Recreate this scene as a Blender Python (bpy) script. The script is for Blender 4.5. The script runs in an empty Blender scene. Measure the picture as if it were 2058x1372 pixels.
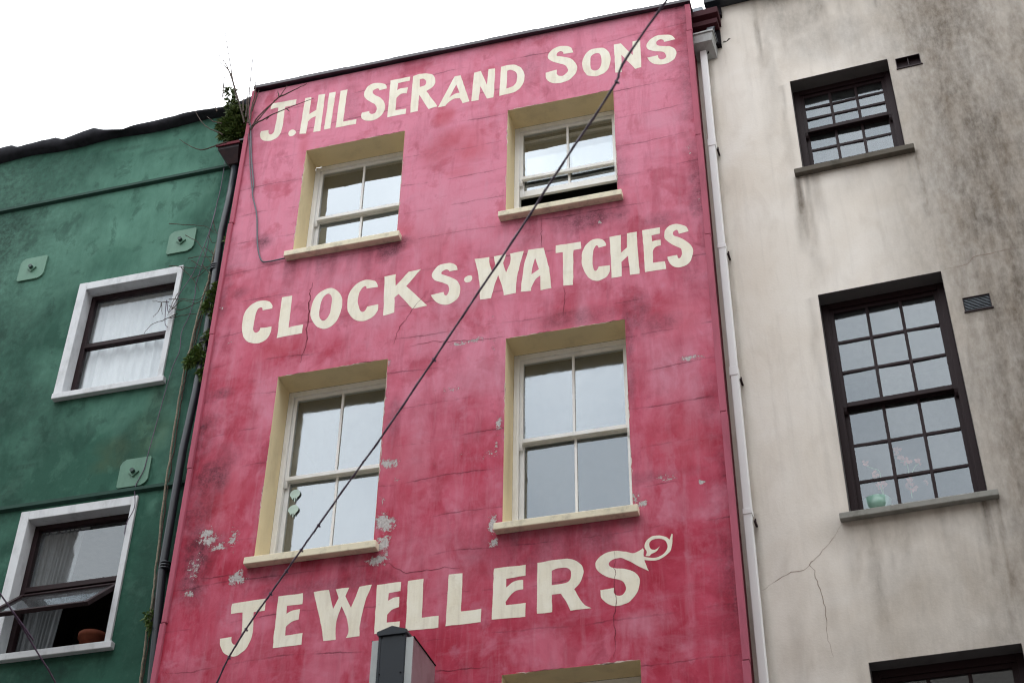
import bpy, bmesh, math, random
import numpy as np
from mathutils import Vector, Matrix
from mathutils.geometry import tessellate_polygon
random.seed(7); RNG = np.random.default_rng(7)
sc = bpy.context.scene
COL = sc.collection
PI = math.pi; R_ = math.radians

# ------------------------------------------------------------------ camera
cam = bpy.data.cameras.new('camera'); co = bpy.data.objects.new('camera', cam); COL.objects.link(co)
cam.sensor_width = 36.0; cam.lens = 52.234; cam.clip_start = 0.05; cam.clip_end = 2000
co.matrix_world = Matrix(((0.96208027, 0.15618557, 0.22362384, 6.65954), (0.27249059, -0.58719275, -0.76220309, -11.25021),
                          (0.01226517, 0.79423595, -0.60748566, 1.6), (0, 0, 0, 1)))
cam.dof.use_dof = True; cam.dof.focus_distance = 15.6; cam.dof.aperture_fstop = 2.0
sc.camera = co
# ------------------------------------------------------------------ overcast sky
SUN_EL, SUN_AZ = 58.0, 20.0     # azimuth the light comes from, degrees clockwise from +Y
wd = bpy.data.worlds.new('World'); sc.world = wd; wd.use_nodes = True
wt = wd.node_tree; wt.nodes.clear()
wo = wt.nodes.new('ShaderNodeOutputWorld'); wb = wt.nodes.new('ShaderNodeBackground'); wb.inputs['Strength'].default_value = 0.15
sk = wt.nodes.new('ShaderNodeTexSky'); sk.sky_type = 'NISHITA'; sk.sun_disc = False
sk.sun_elevation = R_(SUN_EL); sk.sun_rotation = R_(SUN_AZ); sk.dust_density = 4.0; sk.air_density = 1.0
hs = wt.nodes.new('ShaderNodeHueSaturation'); hs.inputs['Saturation'].default_value = 0.15
mx = wt.nodes.new('ShaderNodeMix'); mx.data_type = 'RGBA'; mx.inputs['Factor'].default_value = 0.72
mx.inputs['B'].default_value = (5.6, 6.1, 6.6, 1)                  # the even cloud deck
tc = wt.nodes.new('ShaderNodeTexCoord'); sx = wt.nodes.new('ShaderNodeSeparateXYZ')
mr = wt.nodes.new('ShaderNodeMapRange'); mr.inputs['To Min'].default_value = 0.6; mr.inputs['To Max'].default_value = 1.05
vm = wt.nodes.new('ShaderNodeVectorMath'); vm.operation = 'SCALE'
L = wt.links.new
cn = wt.nodes.new('ShaderNodeTexNoise'); cn.inputs['Scale'].default_value = 4.5; cn.inputs['Detail'].default_value = 5; cn.inputs['Distortion'].default_value = .4
cr = wt.nodes.new('ShaderNodeMix'); cr.data_type = 'RGBA'; cr.inputs['A'].default_value = (4.1, 4.4, 4.75, 1); cr.inputs['B'].default_value = (7.4, 7.5, 7.6, 1)
L(tc.outputs['Generated'], cn.inputs['Vector']); cm = wt.nodes.new('ShaderNodeMapRange'); cm.inputs['From Min'].default_value = .3; cm.inputs['From Max'].default_value = .7
L(cn.outputs['Fac'], cm.inputs['Value']); L(cm.outputs[0], cr.inputs['Factor']); L(cr.outputs['Result'], mx.inputs['B'])
L(sk.outputs[0], hs.inputs['Color']); L(hs.outputs[0], mx.inputs['A']); L(tc.outputs['Generated'], sx.inputs[0])
L(sx.outputs['Z'], mr.inputs['Value']); L(mx.outputs['Result'], vm.inputs[0]); L(mr.outputs[0], vm.inputs['Scale'])
L(vm.outputs[0], wb.inputs['Color']); L(wb.outputs[0], wo.inputs['Surface'])
sd = bpy.data.lights.new('sun', 'SUN'); so = bpy.data.objects.new('sun', sd); COL.objects.link(so)
sd.energy = 0.5; sd.angle = R_(24); sd.color = (1.0, 0.97, 0.93)
sv = Vector((math.sin(R_(SUN_AZ)) * math.cos(R_(SUN_EL)), math.cos(R_(SUN_AZ)) * math.cos(R_(SUN_EL)), math.sin(R_(SUN_EL))))
so.rotation_euler = sv.to_track_quat('Z', 'Y').to_euler(); so.location = sv * 40
vs = sc.view_settings; vs.view_transform = 'Standard'; vs.look = 'None'; vs.gamma = 1; vs.use_curve_mapping = False
vs.exposure = 2.08
sc.cycles.filter_width = 1.15
sc.cycles.max_bounces = 8; sc.cycles.transparent_max_bounces = 12; sc.cycles.glossy_bounces = 4; sc.cycles.diffuse_bounces = 4
sc.cycles.caustics_reflective = False; sc.cycles.caustics_refractive = False

D={}
D['cable']=[(5.905,-5.6,8.418),(5.48,-5.182,8.219),(5.068,-4.777,8.084),(4.672,-4.388,7.932),(4.199,-3.924,7.776),(3.742,-3.474,7.625),(3.279,-3.019,7.483),(2.897,-2.644,7.395),(2.526,-2.279,7.299),(2.267,-2.025,7.23),(1.93,-1.693,7.142),(1.576,-1.346,7.045),(1.291,-1.065,6.925),(1.123,-0.9,6.789)]
D['cable_knots']=[(5.523,-5.224,8.223),(3.859,-3.589,7.631),(2.542,-2.294,7.202),(2.328,-2.084,7.121),(2.105,-1.865,7.052),(1.915,-1.679,7.034),(1.554,-1.324,6.874),(1.322,-1.096,6.832)]
D['cable2']=[(0.031,-2.5,6.941),(0.057,-2.376,6.882),(0.081,-2.198,6.796),(0.105,-1.998,6.698),(0.136,-1.798,6.596),(0.144,-1.7,6.546)]
D['wallcable']=[(0.001,-0.02,14.683),(0.06,-0.02,14.389),(0.134,-0.02,13.897),(0.213,-0.02,13.484),(0.227,-0.02,13.288),(0.321,-0.02,12.952),(0.386,-0.02,12.509),(0.462,-0.02,12.254),(0.564,-0.02,12.21),(0.804,-0.02,12.222)]
D['wallcable2']=[(0.006,-0.02,14.542),(0.08,-0.02,14.112),(0.14,-0.02,13.73),(0.186,-0.02,13.491),(0.227,-0.02,13.288)]
D['wire_a']=[(-0.378,0.27,14.434),(-0.384,0.27,14.235),(-0.382,0.27,13.758),(-0.42,0.27,13.12),(-0.42,0.27,12.843),(-0.475,0.27,12.332),(-0.464,0.27,12.202),(-0.487,0.27,11.892),(-0.547,0.27,11.658),(-0.53,0.27,11.392),(-0.588,0.27,11.107),(-0.672,0.27,10.113),(-0.69,0.27,9.885),(-0.751,0.27,9.688),(-0.715,0.27,9.439),(-0.769,0.27,9.268),(-0.771,0.27,9.13)]
D['wire_b']=[(-0.381,0.25,13.614),(-0.388,0.25,13.337),(-0.426,0.25,13.028),(-0.481,0.25,12.729),(-0.534,0.25,12.479),(-0.641,0.25,12.245),(-0.74,0.25,11.97),(-0.802,0.25,12.16),(-0.769,0.25,11.836),(-0.724,0.25,11.755)]
D['stem_main']=[(-0.267,0.255,13.451),(-0.28,0.255,13.089),(-0.308,0.255,12.651),(-0.318,0.255,12.351),(-0.36,0.255,11.979),(-0.393,0.255,11.455),(-0.418,0.255,11.064),(-0.416,0.255,10.733),(-0.402,0.255,10.058),(-0.376,0.255,9.339),(-0.333,0.255,8.657),(-0.311,0.255,8.321),(-0.306,0.255,7.891),(-0.29,0.255,7.457)]
D['stem_two']=[(-0.321,0.265,12.706),(-0.311,0.265,12.272),(-0.319,0.265,11.854),(-0.345,0.265,11.453)]
D['tangle']=[[(-0.63,0.25,12.74),(-0.483,0.25,12.741),(-0.237,0.25,12.675)],[(-0.846,0.23,12.662),(-0.614,0.23,12.589),(-0.423,0.23,12.525),(-0.211,0.23,12.436)],[(-0.747,0.21,12.13),(-0.561,0.21,12.091),(-0.377,0.21,12.052),(-0.301,0.21,12.141)],[(-0.718,0.19,12.013),(-0.578,0.19,11.922),(-0.458,0.19,11.949),(-0.309,0.19,12.023),(-0.311,0.19,12.212),(-0.243,0.19,12.113)],[(-0.725,0.25,11.884),(-0.495,0.25,11.889),(-0.297,0.25,11.869)],[(-0.335,0.23,12.79),(-0.227,0.23,12.548)],[(-0.424,0.21,12.838),(-0.272,0.21,12.672),(-0.125,0.21,12.466)],[(-0.688,0.19,13.06),(-0.498,0.19,12.904),(-0.35,0.19,12.651),(-0.197,0.19,12.465)],[(-0.523,0.25,12.412),(-0.406,0.25,12.473),(-0.302,0.25,12.624)],[(-0.959,0.23,13.339),(-0.663,0.23,13.247),(-0.466,0.23,13.179),(-0.315,0.23,13.031)],[(-0.372,0.21,13.23),(-0.259,0.21,12.956),(-0.183,0.21,12.872)],[(-0.389,0.19,12.55),(-0.223,0.19,12.278),(-0.289,0.19,12.123)],[(-0.703,0.25,12.625),(-0.501,0.25,12.386),(-0.399,0.25,12.194)],[(-0.407,0.23,13.029),(-0.333,0.23,12.901),(-0.242,0.23,12.902)],[(-0.563,0.21,12.671),(-0.376,0.21,12.521),(-0.2,0.21,12.547)],[(-0.672,0.19,11.952),(-0.563,0.19,12.055),(-0.373,0.19,11.973)],[(-0.369,0.25,11.648),(-0.337,0.25,11.847),(-0.291,0.25,12.066)],[(-0.662,0.23,12.212),(-0.712,0.23,12.075),(-0.738,0.23,11.913)],[(-0.759,0.24,12.119),(-0.856,0.24,12.134),(-0.98,0.24,12.177)],[(-0.856,0.24,12.134),(-0.868,0.24,12.019),(-0.928,0.24,11.938)],[(-0.621,0.24,11.919),(-0.799,0.24,11.859),(-0.937,0.24,11.815),(-1.017,0.24,11.675)],[(-0.855,0.24,12.127),(-0.82,0.24,11.948)]]
D['bare']=[[(0.076,-0.06,14.364),(0.18,-0.06,14.583),(0.396,-0.06,14.824),(0.48,-0.06,15.004)],[(0.097,-0.09,14.305),(0.203,-0.09,14.497),(0.362,-0.09,14.74),(0.413,-0.09,14.789)],[(0.124,-0.12,14.341),(0.335,-0.12,14.444),(0.55,-0.12,14.521),(0.894,-0.12,14.599)],[(0.396,-0.06,14.824),(0.56,-0.06,14.88),(0.741,-0.06,14.956)],[(0.051,-0.09,14.439),(0.007,-0.09,14.851),(-0.015,-0.09,15.164),(-0.045,-0.09,15.699),(-0.13,-0.09,16.133)],[(0.091,-0.12,14.374),(0.084,-0.12,14.648),(0.093,-0.12,14.948),(0.066,-0.12,15.161),(0.029,-0.12,15.381)],[(-0.016,-0.06,14.487),(-0.151,-0.06,14.925),(-0.265,-0.06,15.266),(-0.413,-0.06,15.841),(-0.534,-0.06,16.345),(-0.576,-0.06,16.597)],[(-0.152,-0.09,14.895),(-0.256,-0.09,15.233),(-0.408,-0.09,15.619),(-0.586,-0.09,15.886),(-0.718,-0.09,16.035)],[(-0.175,-0.12,15.024),(-0.305,-0.12,15.398),(-0.451,-0.12,15.599),(-0.641,-0.12,15.748)],[(-0.206,-0.06,14.219),(-0.371,-0.06,14.189),(-0.539,-0.06,14.172),(-0.732,-0.06,14.307),(-0.868,-0.06,14.441)],[(-0.264,-0.09,14.327),(-0.307,-0.09,14.363),(-0.524,-0.09,14.544),(-0.705,-0.09,14.844)],[(-0.294,-0.12,14.502),(-0.397,-0.12,14.554),(-0.51,-0.12,14.672)],[(0.396,-0.06,14.824),(0.364,-0.06,14.935)],[(0.318,-0.09,14.478),(0.287,-0.09,14.425)],[(-0.341,-0.12,14.968),(-0.367,-0.12,15.285),(-0.352,-0.12,15.385)],[(-0.063,-0.06,14.699),(-0.112,-0.06,15.068),(-0.134,-0.06,15.177)],[(0.008,-0.09,14.55),(-0.02,-0.09,14.909),(-0.066,-0.09,15.231)],[(0.55,-0.12,14.521),(0.594,-0.12,14.46)],[(0.055,-0.06,14.667),(0.101,-0.06,14.983),(0.108,-0.06,15.006)],[(-0.403,-0.09,14.761),(-0.466,-0.09,14.931)]]
D['bush']=[(-0.264,0.12,14.884,0.0866755968796785),(-0.316,0.12,14.696,0.09455519659601293),(-0.18,0.12,14.684,0.10243479631234734),(-0.218,0.12,14.545,0.11031439602868175),(-0.338,0.12,14.576,0.07091639744700969),(-0.116,0.12,14.493,0.06303679773067528),(-0.351,0.12,15.087,0.034670238751871404),(-0.405,0.12,15.336,0.025214719092270108),(-0.36,0.12,15.297,0.02206287920573635),(-0.362,0.12,15.168,0.025214719092270108),(-0.4,0.12,14.743,0.06303679773067528),(-0.191,0.12,14.915,0.05515719801434087)]
D['fern']=[[(-0.164,0.17,12.06,0.06303679773067528),(-0.143,0.17,12.16,0.047277598298006464),(-0.178,0.17,11.917,0.07091639744700969),(-0.22,0.17,11.843,0.047277598298006464),(-0.135,0.17,11.744,0.039397998581672054),(-0.113,0.17,12.07,0.039397998581672054)],[(-0.248,0.17,11.225,0.07879599716334411),(-0.306,0.17,11.158,0.06303679773067528),(-0.185,0.17,11.155,0.07091639744700969),(-0.332,0.17,11.104,0.039397998581672054),(-0.225,0.17,11.3,0.047277598298006464)],[(-0.158,0.17,11.426,0.03151839886533764),(-0.134,0.17,11.501,0.028366558978803875)],[(-0.149,0.17,10.973,0.039397998581672054),(-0.12,0.17,10.891,0.02206287920573635)],[(-0.115,0.17,12.845,0.018911039319202586)],[(-0.285,0.2,8.128,0.045964331678617396),(-0.217,0.2,7.995,0.04044861187718331),(-0.257,0.2,8.071,0.027578599007170437)]]
D['crack_p']=[[(2.218,8.244),(2.264,8.193),(2.394,8.118),(2.492,8.117),(2.63,8.113),(2.754,8.122),(2.906,8.09)],[(1.111,11.802),(1.107,11.745),(1.094,11.702),(1.092,11.656),(1.111,11.595),(1.097,11.541),(1.109,11.402),(1.11,11.268),(1.104,11.169),(1.127,11.043),(1.116,10.925),(1.09,10.811),(1.085,10.735)],[(2.404,11.368),(2.285,11.204),(2.237,11.105),(2.161,11.0),(2.122,10.911),(2.103,10.775)],[(4.329,8.066),(4.327,8.008),(4.317,7.895),(4.331,7.851),(4.306,7.755),(4.318,7.698),(4.334,7.612),(4.312,7.532),(4.302,7.397),(4.307,7.235),(4.292,7.051)],[(3.888,11.153),(3.904,11.063),(3.899,10.967),(3.885,10.863),(3.893,10.756)],[(0.301,8.347),(0.424,8.326),(0.602,8.337),(0.691,8.336)],[(3.667,12.128),(3.664,12.0),(3.658,11.886),(3.667,11.735)],[(2.624,7.132),(2.809,7.111),(3.005,7.108),(3.2,7.097)],[(2.241,10.716),(2.321,10.717),(2.436,10.731),(2.56,10.73),(2.694,10.691),(2.791,10.688),(3.001,10.657),(3.175,10.649),(3.288,10.642)]]
D['crack_b']=[[(0.873,8.209),(0.764,8.06),(0.684,7.991),(0.602,7.913),(0.561,7.876),(0.598,7.816),(0.608,7.708),(0.639,7.599),(0.648,7.494),(0.651,7.337),(0.64,7.261),(0.647,7.121),(0.667,6.997)],[(0.56,7.863),(0.506,7.831),(0.404,7.831),(0.281,7.777),(0.134,7.695)],[(2.149,10.773),(2.252,10.782),(2.377,10.783),(2.453,10.862),(2.578,10.861),(2.703,10.87),(2.812,10.873),(2.909,10.851)]]
D['peel']=[(2.157,8.657,0.096,0.082,1.0),(2.119,8.705,0.064,0.094,1.0),(2.151,8.451,0.064,0.094,1.0),(2.095,8.282,0.096,0.053,1.0),(2.179,8.327,0.032,0.094,0.8),(2.104,8.924,0.032,0.176,0.45),(2.163,9.322,0.118,0.047,0.8),(2.111,9.341,0.053,0.047,1.0),(3.201,8.507,0.037,0.094,1.0),(3.215,8.319,0.043,0.059,1.0),(3.243,9.607,0.037,0.065,1.0),(3.222,9.411,0.048,0.106,0.5),(3.16,9.281,0.075,0.059,0.6),(2.817,10.648,0.134,0.029,0.7),(2.948,10.654,0.16,0.035,0.7),(3.169,10.548,0.032,0.106,0.5),(2.734,10.092,0.16,0.035,0.6),(0.307,8.826,0.075,0.059,1.0),(0.334,8.75,0.118,0.071,0.8),(0.461,8.661,0.107,0.047,0.8),(0.606,8.738,0.053,0.129,0.7),(0.241,8.465,0.075,0.153,0.65),(0.708,8.295,0.086,0.071,1.0),(0.22,8.203,0.086,0.082,0.6),(4.531,8.566,0.043,0.082,0.7),(4.587,8.506,0.048,0.035,1),(5.105,10.022,0.128,0.035,0.8),(4.846,8.725,0.075,0.024,0.7),(5.129,8.649,0.032,0.029,1),(4.284,11.935,0.027,0.024,0.9),(2.067,10.542,0.016,0.059,0.9),(4.802,8.753,0.107,0.047,0.45),(4.511,9.9,0.027,0.353,0.4),(4.51,9.111,0.027,0.353,0.3),(5.271,12.738,0.027,0.176,0.5),(5.329,12.012,0.027,0.176,0.4),(-0.502,11.641,0.043,0.176,0.5),(0.046,11.668,0.053,0.047,0.6),(0.218,11.158,0.064,0.047,0.4),(2.251,9.122,0.064,0.024,0.6),(3.151,10.899,0.053,0.047,0.4),(2.058,10.112,0.053,0.118,0.4),(2.888,9.326,0.118,0.035,0.4),(2.544,9.242,0.16,0.029,0.4)]
D['grime']=[(0.45,12.532,0.096,0.094,0.9),(2.01,12.085,0.139,0.094,0.8),(1.892,12.148,0.075,0.047,0.8),(4.206,12.002,0.267,0.094,0.75),(4.339,12.026,0.107,0.071,0.8),(3.887,12.077,0.075,0.047,0.6),(3.426,12.185,0.086,0.059,0.4),(0.258,8.624,0.16,0.235,0.85),(0.213,8.416,0.134,0.235,0.75),(0.288,9.492,0.16,0.206,0.8),(0.089,10.094,0.107,0.106,0.8),(0.224,10.507,0.134,0.053,0.6),(0.171,9.194,0.16,0.353,0.6),(0.069,11.803,0.064,0.529,0.5),(0.241,11.837,0.075,0.071,0.5),(5.313,12.155,0.075,0.529,0.6),(4.933,11.831,0.214,0.082,0.45),(4.491,12.645,0.096,0.294,0.35),(4.538,10.25,0.043,0.471,0.55),(4.818,10.498,0.214,0.082,0.5),(4.65,10.594,0.075,0.235,0.5),(3.875,10.751,0.214,0.082,0.5),(4.104,10.736,0.214,0.082,0.4),(4.445,8.333,0.075,0.059,0.5),(1.2,10.454,0.214,0.082,0.3),(2.153,9.856,0.053,0.235,0.4),(1.833,8.092,0.428,0.082,0.45),(1.345,8.08,0.321,0.071,0.4),(3.716,8.186,0.481,0.176,0.4),(4.171,8.196,0.214,0.141,0.45),(0.859,8.38,0.075,0.082,0.6),(1.027,8.252,0.214,0.071,0.45),(4.523,11.997,0.086,0.082,0.7),(2.804,15.51,0.321,0.059,0.4),(5.339,13.866,0.107,0.647,0.45),(3.493,14.52,0.16,0.235,0.35),(1.291,14.509,0.107,0.294,0.25),(5.356,8.654,0.064,0.235,0.6),(5.277,9.419,0.075,0.294,0.35),(-0.097,13.88,0.107,0.353,0.25),(2.391,13.561,0.214,0.353,0.15),(4.644,8.768,0.321,0.047,0.4),(5.2,11.172,0.107,0.176,0.3)]
D['red']=[(2.522,13.966,0.091,0.118,0.9),(2.597,13.586,0.182,0.141,0.8),(2.809,13.375,0.214,0.212,0.7),(2.458,13.387,0.16,0.176,0.6),(2.762,13.041,0.16,0.094,0.5),(2.169,12.263,0.16,0.176,0.4),(3.14,11.424,0.107,0.235,0.3),(3.977,10.731,0.321,0.118,0.5),(5.014,10.52,0.214,0.176,0.4),(0.81,10.976,0.214,0.118,0.5),(1.624,10.563,0.267,0.071,0.5),(2.34,9.304,0.321,0.353,0.4),(0.327,9.227,0.214,0.353,0.4),(1.109,13.106,0.16,0.094,0.2),(3.187,14.995,0.16,0.118,0.4),(4.938,9.148,0.267,0.353,0.4),(2.465,11.983,0.16,0.353,0.3),(0.784,13.898,0.053,0.176,0.6),(1.987,13.352,0.053,0.118,0.5)]
D['pale']=[(4.887,9.946,0.128,0.294,0.8),(5.115,9.788,0.075,0.353,0.7),(2.111,11.375,0.214,0.118,0.6),(2.824,11.226,0.321,0.176,0.6),(2.573,10.823,0.214,0.176,0.7),(3.013,10.179,0.321,0.176,0.5),(4.078,10.71,0.053,0.529,0.6),(3.51,11.817,0.321,0.118,0.5),(3.671,13.152,0.053,0.059,0.4),(4.95,13.271,0.214,0.082,0.5),(2.613,12.448,0.321,0.353,0.4),(1.906,11.152,0.16,0.118,0.5),(2.684,8.333,0.321,0.235,0.4),(2.885,8.05,0.267,0.294,0.4),(2.42,9.692,0.107,0.353,0.5),(5.163,8.428,0.267,0.118,0.3),(1.522,11.773,0.16,0.071,0.4),(3.715,7.79,0.053,0.235,0.3),(4.539,7.352,0.16,0.082,0.4),(0.797,10.155,0.16,0.235,0.3),(4.524,13.699,0.075,0.059,0.3)]
D['bgrime']=[(0.884,12.056,0.076,0.242,0.9),(0.926,11.501,0.119,0.424,0.45),(2.201,12.156,0.086,0.242,0.75),(2.203,11.546,0.086,0.364,0.45),(0.846,14.672,0.054,0.364,0.7),(1.162,14.727,0.27,0.242,0.75),(1.678,14.373,0.541,0.303,0.6),(2.446,14.096,0.649,0.364,0.7),(2.908,12.86,0.432,0.97,0.8),(2.766,11.518,0.432,0.727,0.8),(2.618,12.03,0.324,0.364,0.5),(1.328,8.107,0.432,0.182,0.6),(0.972,7.973,0.108,0.364,0.5),(2.065,7.835,0.108,0.545,0.9),(2.069,7.417,0.108,0.485,0.8),(1.031,7.306,0.086,0.364,0.8),(0.941,7.093,0.162,0.242,0.5),(1.487,7.51,0.432,0.424,0.5),(1.877,7.448,0.324,0.727,0.6),(2.427,8.702,0.27,0.909,0.7),(2.536,9.753,0.216,0.485,0.5),(2.199,9.83,0.108,0.364,0.4),(2.361,10.256,0.162,0.061,0.6),(0.869,12.412,0.108,0.121,0.5),(0.76,13.18,0.108,0.727,0.35),(0.107,6.988,0.076,0.364,0.6),(0.667,7.546,0.162,0.485,0.25),(0.519,6.975,0.162,0.182,0.3),(0.103,10.683,0.032,1.818,0.25),(2.176,10.786,0.27,0.061,0.3),(2.154,6.875,0.541,1.212,0.8),(3.499,13.953,0.541,0.909,0.8),(0.939,9.888,0.076,0.364,0.25),(0.9,9.168,0.076,0.364,0.3),(0.559,11.076,0.216,0.061,0.2),(1.367,6.988,0.757,0.242,0.5),(0.184,14.654,0.065,0.182,0.5)]
D['ggrime']=[(-0.7,10.881,0.076,0.121,0.9),(-0.567,10.791,0.216,0.242,0.5),(-0.882,15.142,0.324,0.097,0.6),(-2.704,11.879,0.324,0.727,0.5),(-2.591,11.157,0.432,0.606,0.5),(-1.945,10.511,0.324,0.364,0.4),(-0.559,11.462,0.162,0.727,0.5),(-0.398,10.123,0.162,0.364,0.5),(-3.365,14.901,0.324,0.242,0.4),(-1.872,14.873,0.324,0.036,0.6),(-1.294,14.723,0.27,0.036,0.5),(-3.356,13.707,0.216,0.364,0.5),(-1.066,12.276,0.162,0.364,0.2),(-2.367,9.759,0.324,0.364,0.6),(-0.487,8.396,0.162,0.727,0.5),(-1.324,7.758,0.649,0.182,0.7),(-1.018,10.354,0.162,0.242,0.4),(-2.292,10.184,0.324,0.03,0.6),(-0.606,12.925,0.108,0.545,0.4)]
D['gpale']=[(-1.606,13.467,0.324,0.364,0.7),(-1.429,14.329,0.432,0.182,0.5),(-2.131,13.751,0.324,0.242,0.5),(-1.391,10.741,0.162,0.182,0.6),(-0.538,10.272,0.108,0.121,0.5),(-0.514,9.475,0.086,0.085,0.8),(-0.473,10.579,0.076,0.121,0.5),(-2.451,13.662,0.27,0.242,0.5),(-0.64,13.56,0.108,0.182,0.5),(-0.636,11.204,0.032,0.121,0.6),(-1.182,10.902,0.108,0.121,0.4),(-3.04,14.131,0.324,0.242,0.3)]
D['grust']=[(-1.114,10.243,0.162,0.121,0.7),(-0.74,10.433,0.162,0.242,0.5),(-1.137,10.059,0.162,0.073,0.6),(-0.689,10.813,0.108,0.182,0.4)]
D['black_pipe']=[(-0.193,0.2,14.163),(-0.199,0.2,13.46),(-0.223,0.2,13.02),(-0.187,0.2,11.562),(-0.196,0.2,10.765),(-0.23,0.2,9.995),(-0.225,0.2,8.613),(-0.133,0.2,7.416)]
D['collars']=[(-0.189,0.2,14.106),(-0.205,0.2,11.414),(-0.204,0.2,8.648),(-0.228,0.2,12.471)]
D['hopper']=[(-0.364,0.2,14.479),(-0.082,0.2,14.469),(-0.326,0.2,14.368),(-0.12,0.2,14.329),(-0.224,0.2,14.2),(-0.158,0.2,14.197)]
D['joints']=[(0.098,14.521),(0.077,12.992),(0.123,11.524),(0.115,9.959),(0.116,8.419)]
D['clips']=[(0.142,14.381),(0.151,12.954),(0.149,11.456),(0.151,9.936),(0.147,8.372)]
D['flowers']=[(1.436,9.052,0.03828483920367534),(1.148,8.972,0.029777097158414156),(1.51,8.926,0.03828483920367534),(1.605,8.912,0.027224774544835798),(1.212,8.837,0.03403096818104475),(1.249,8.734,0.04679258124893653),(1.487,8.681,0.03403096818104475),(1.524,8.658,0.03828483920367534),(1.506,8.741,0.02552322613578356),(1.641,8.684,0.018717032499574612),(1.462,8.969,0.03403096818104475),(1.513,8.612,0.02126935511315297)]
D['twigs_in']=[[(1.147,8.985),(1.191,8.952),(1.247,8.916),(1.256,8.833),(1.257,8.64)],[(1.435,9.064),(1.449,8.992),(1.502,8.94),(1.502,8.754),(1.496,8.58)],[(1.605,8.924),(1.562,8.888),(1.507,8.785)],[(1.211,8.85),(1.232,8.757),(1.257,8.64)]]
D['bowl']=[(1.071,8.615),(1.306,8.587),(1.061,8.537),(1.184,8.628)]
D['gt']=[(-1.915,12.5),(-1.889,11.847),(-1.875,11.783),(-0.842,11.81),(-0.834,11.76)]
D['gt2']=[(-1.894,8.745),(-0.874,8.714),(-1.895,8.668),(-0.886,8.63)]
D['rag']=[(0.154,14.747),(0.176,14.815),(0.213,14.853),(0.284,14.862),(0.249,14.789),(0.223,14.747)]
D['eave_top']=[(-3.682,15.251),(-3.499,15.265),(-3.425,15.215),(-2.866,15.238),(-2.742,15.175),(-2.311,15.254),(-2.179,15.194),(-1.905,15.137),(-1.72,15.163),(-1.019,15.187),(-0.504,15.153),(-0.326,15.195),(-0.148,15.237)]
D['stickers']=[(1.015,9.387,0.37),(1.016,9.207,0.37)]
D['flowers_b']=[(1.434,0.0,9.083,0.03828483920367534),(1.145,0.0,9.003,0.029777097158414156),(1.508,0.0,8.957,0.03828483920367534),(1.604,0.0,8.943,0.027224774544835798),(1.209,0.0,8.868,0.03403096818104475),(1.246,0.0,8.764,0.04679258124893653),(1.485,0.0,8.711,0.03403096818104475),(1.522,0.0,8.688,0.03828483920367534),(1.504,0.0,8.772,0.02552322613578356),(1.64,0.0,8.714,0.018717032499574612),(1.46,0.0,9.0,0.03403096818104475),(1.512,0.0,8.642,0.02126935511315297)]
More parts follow.
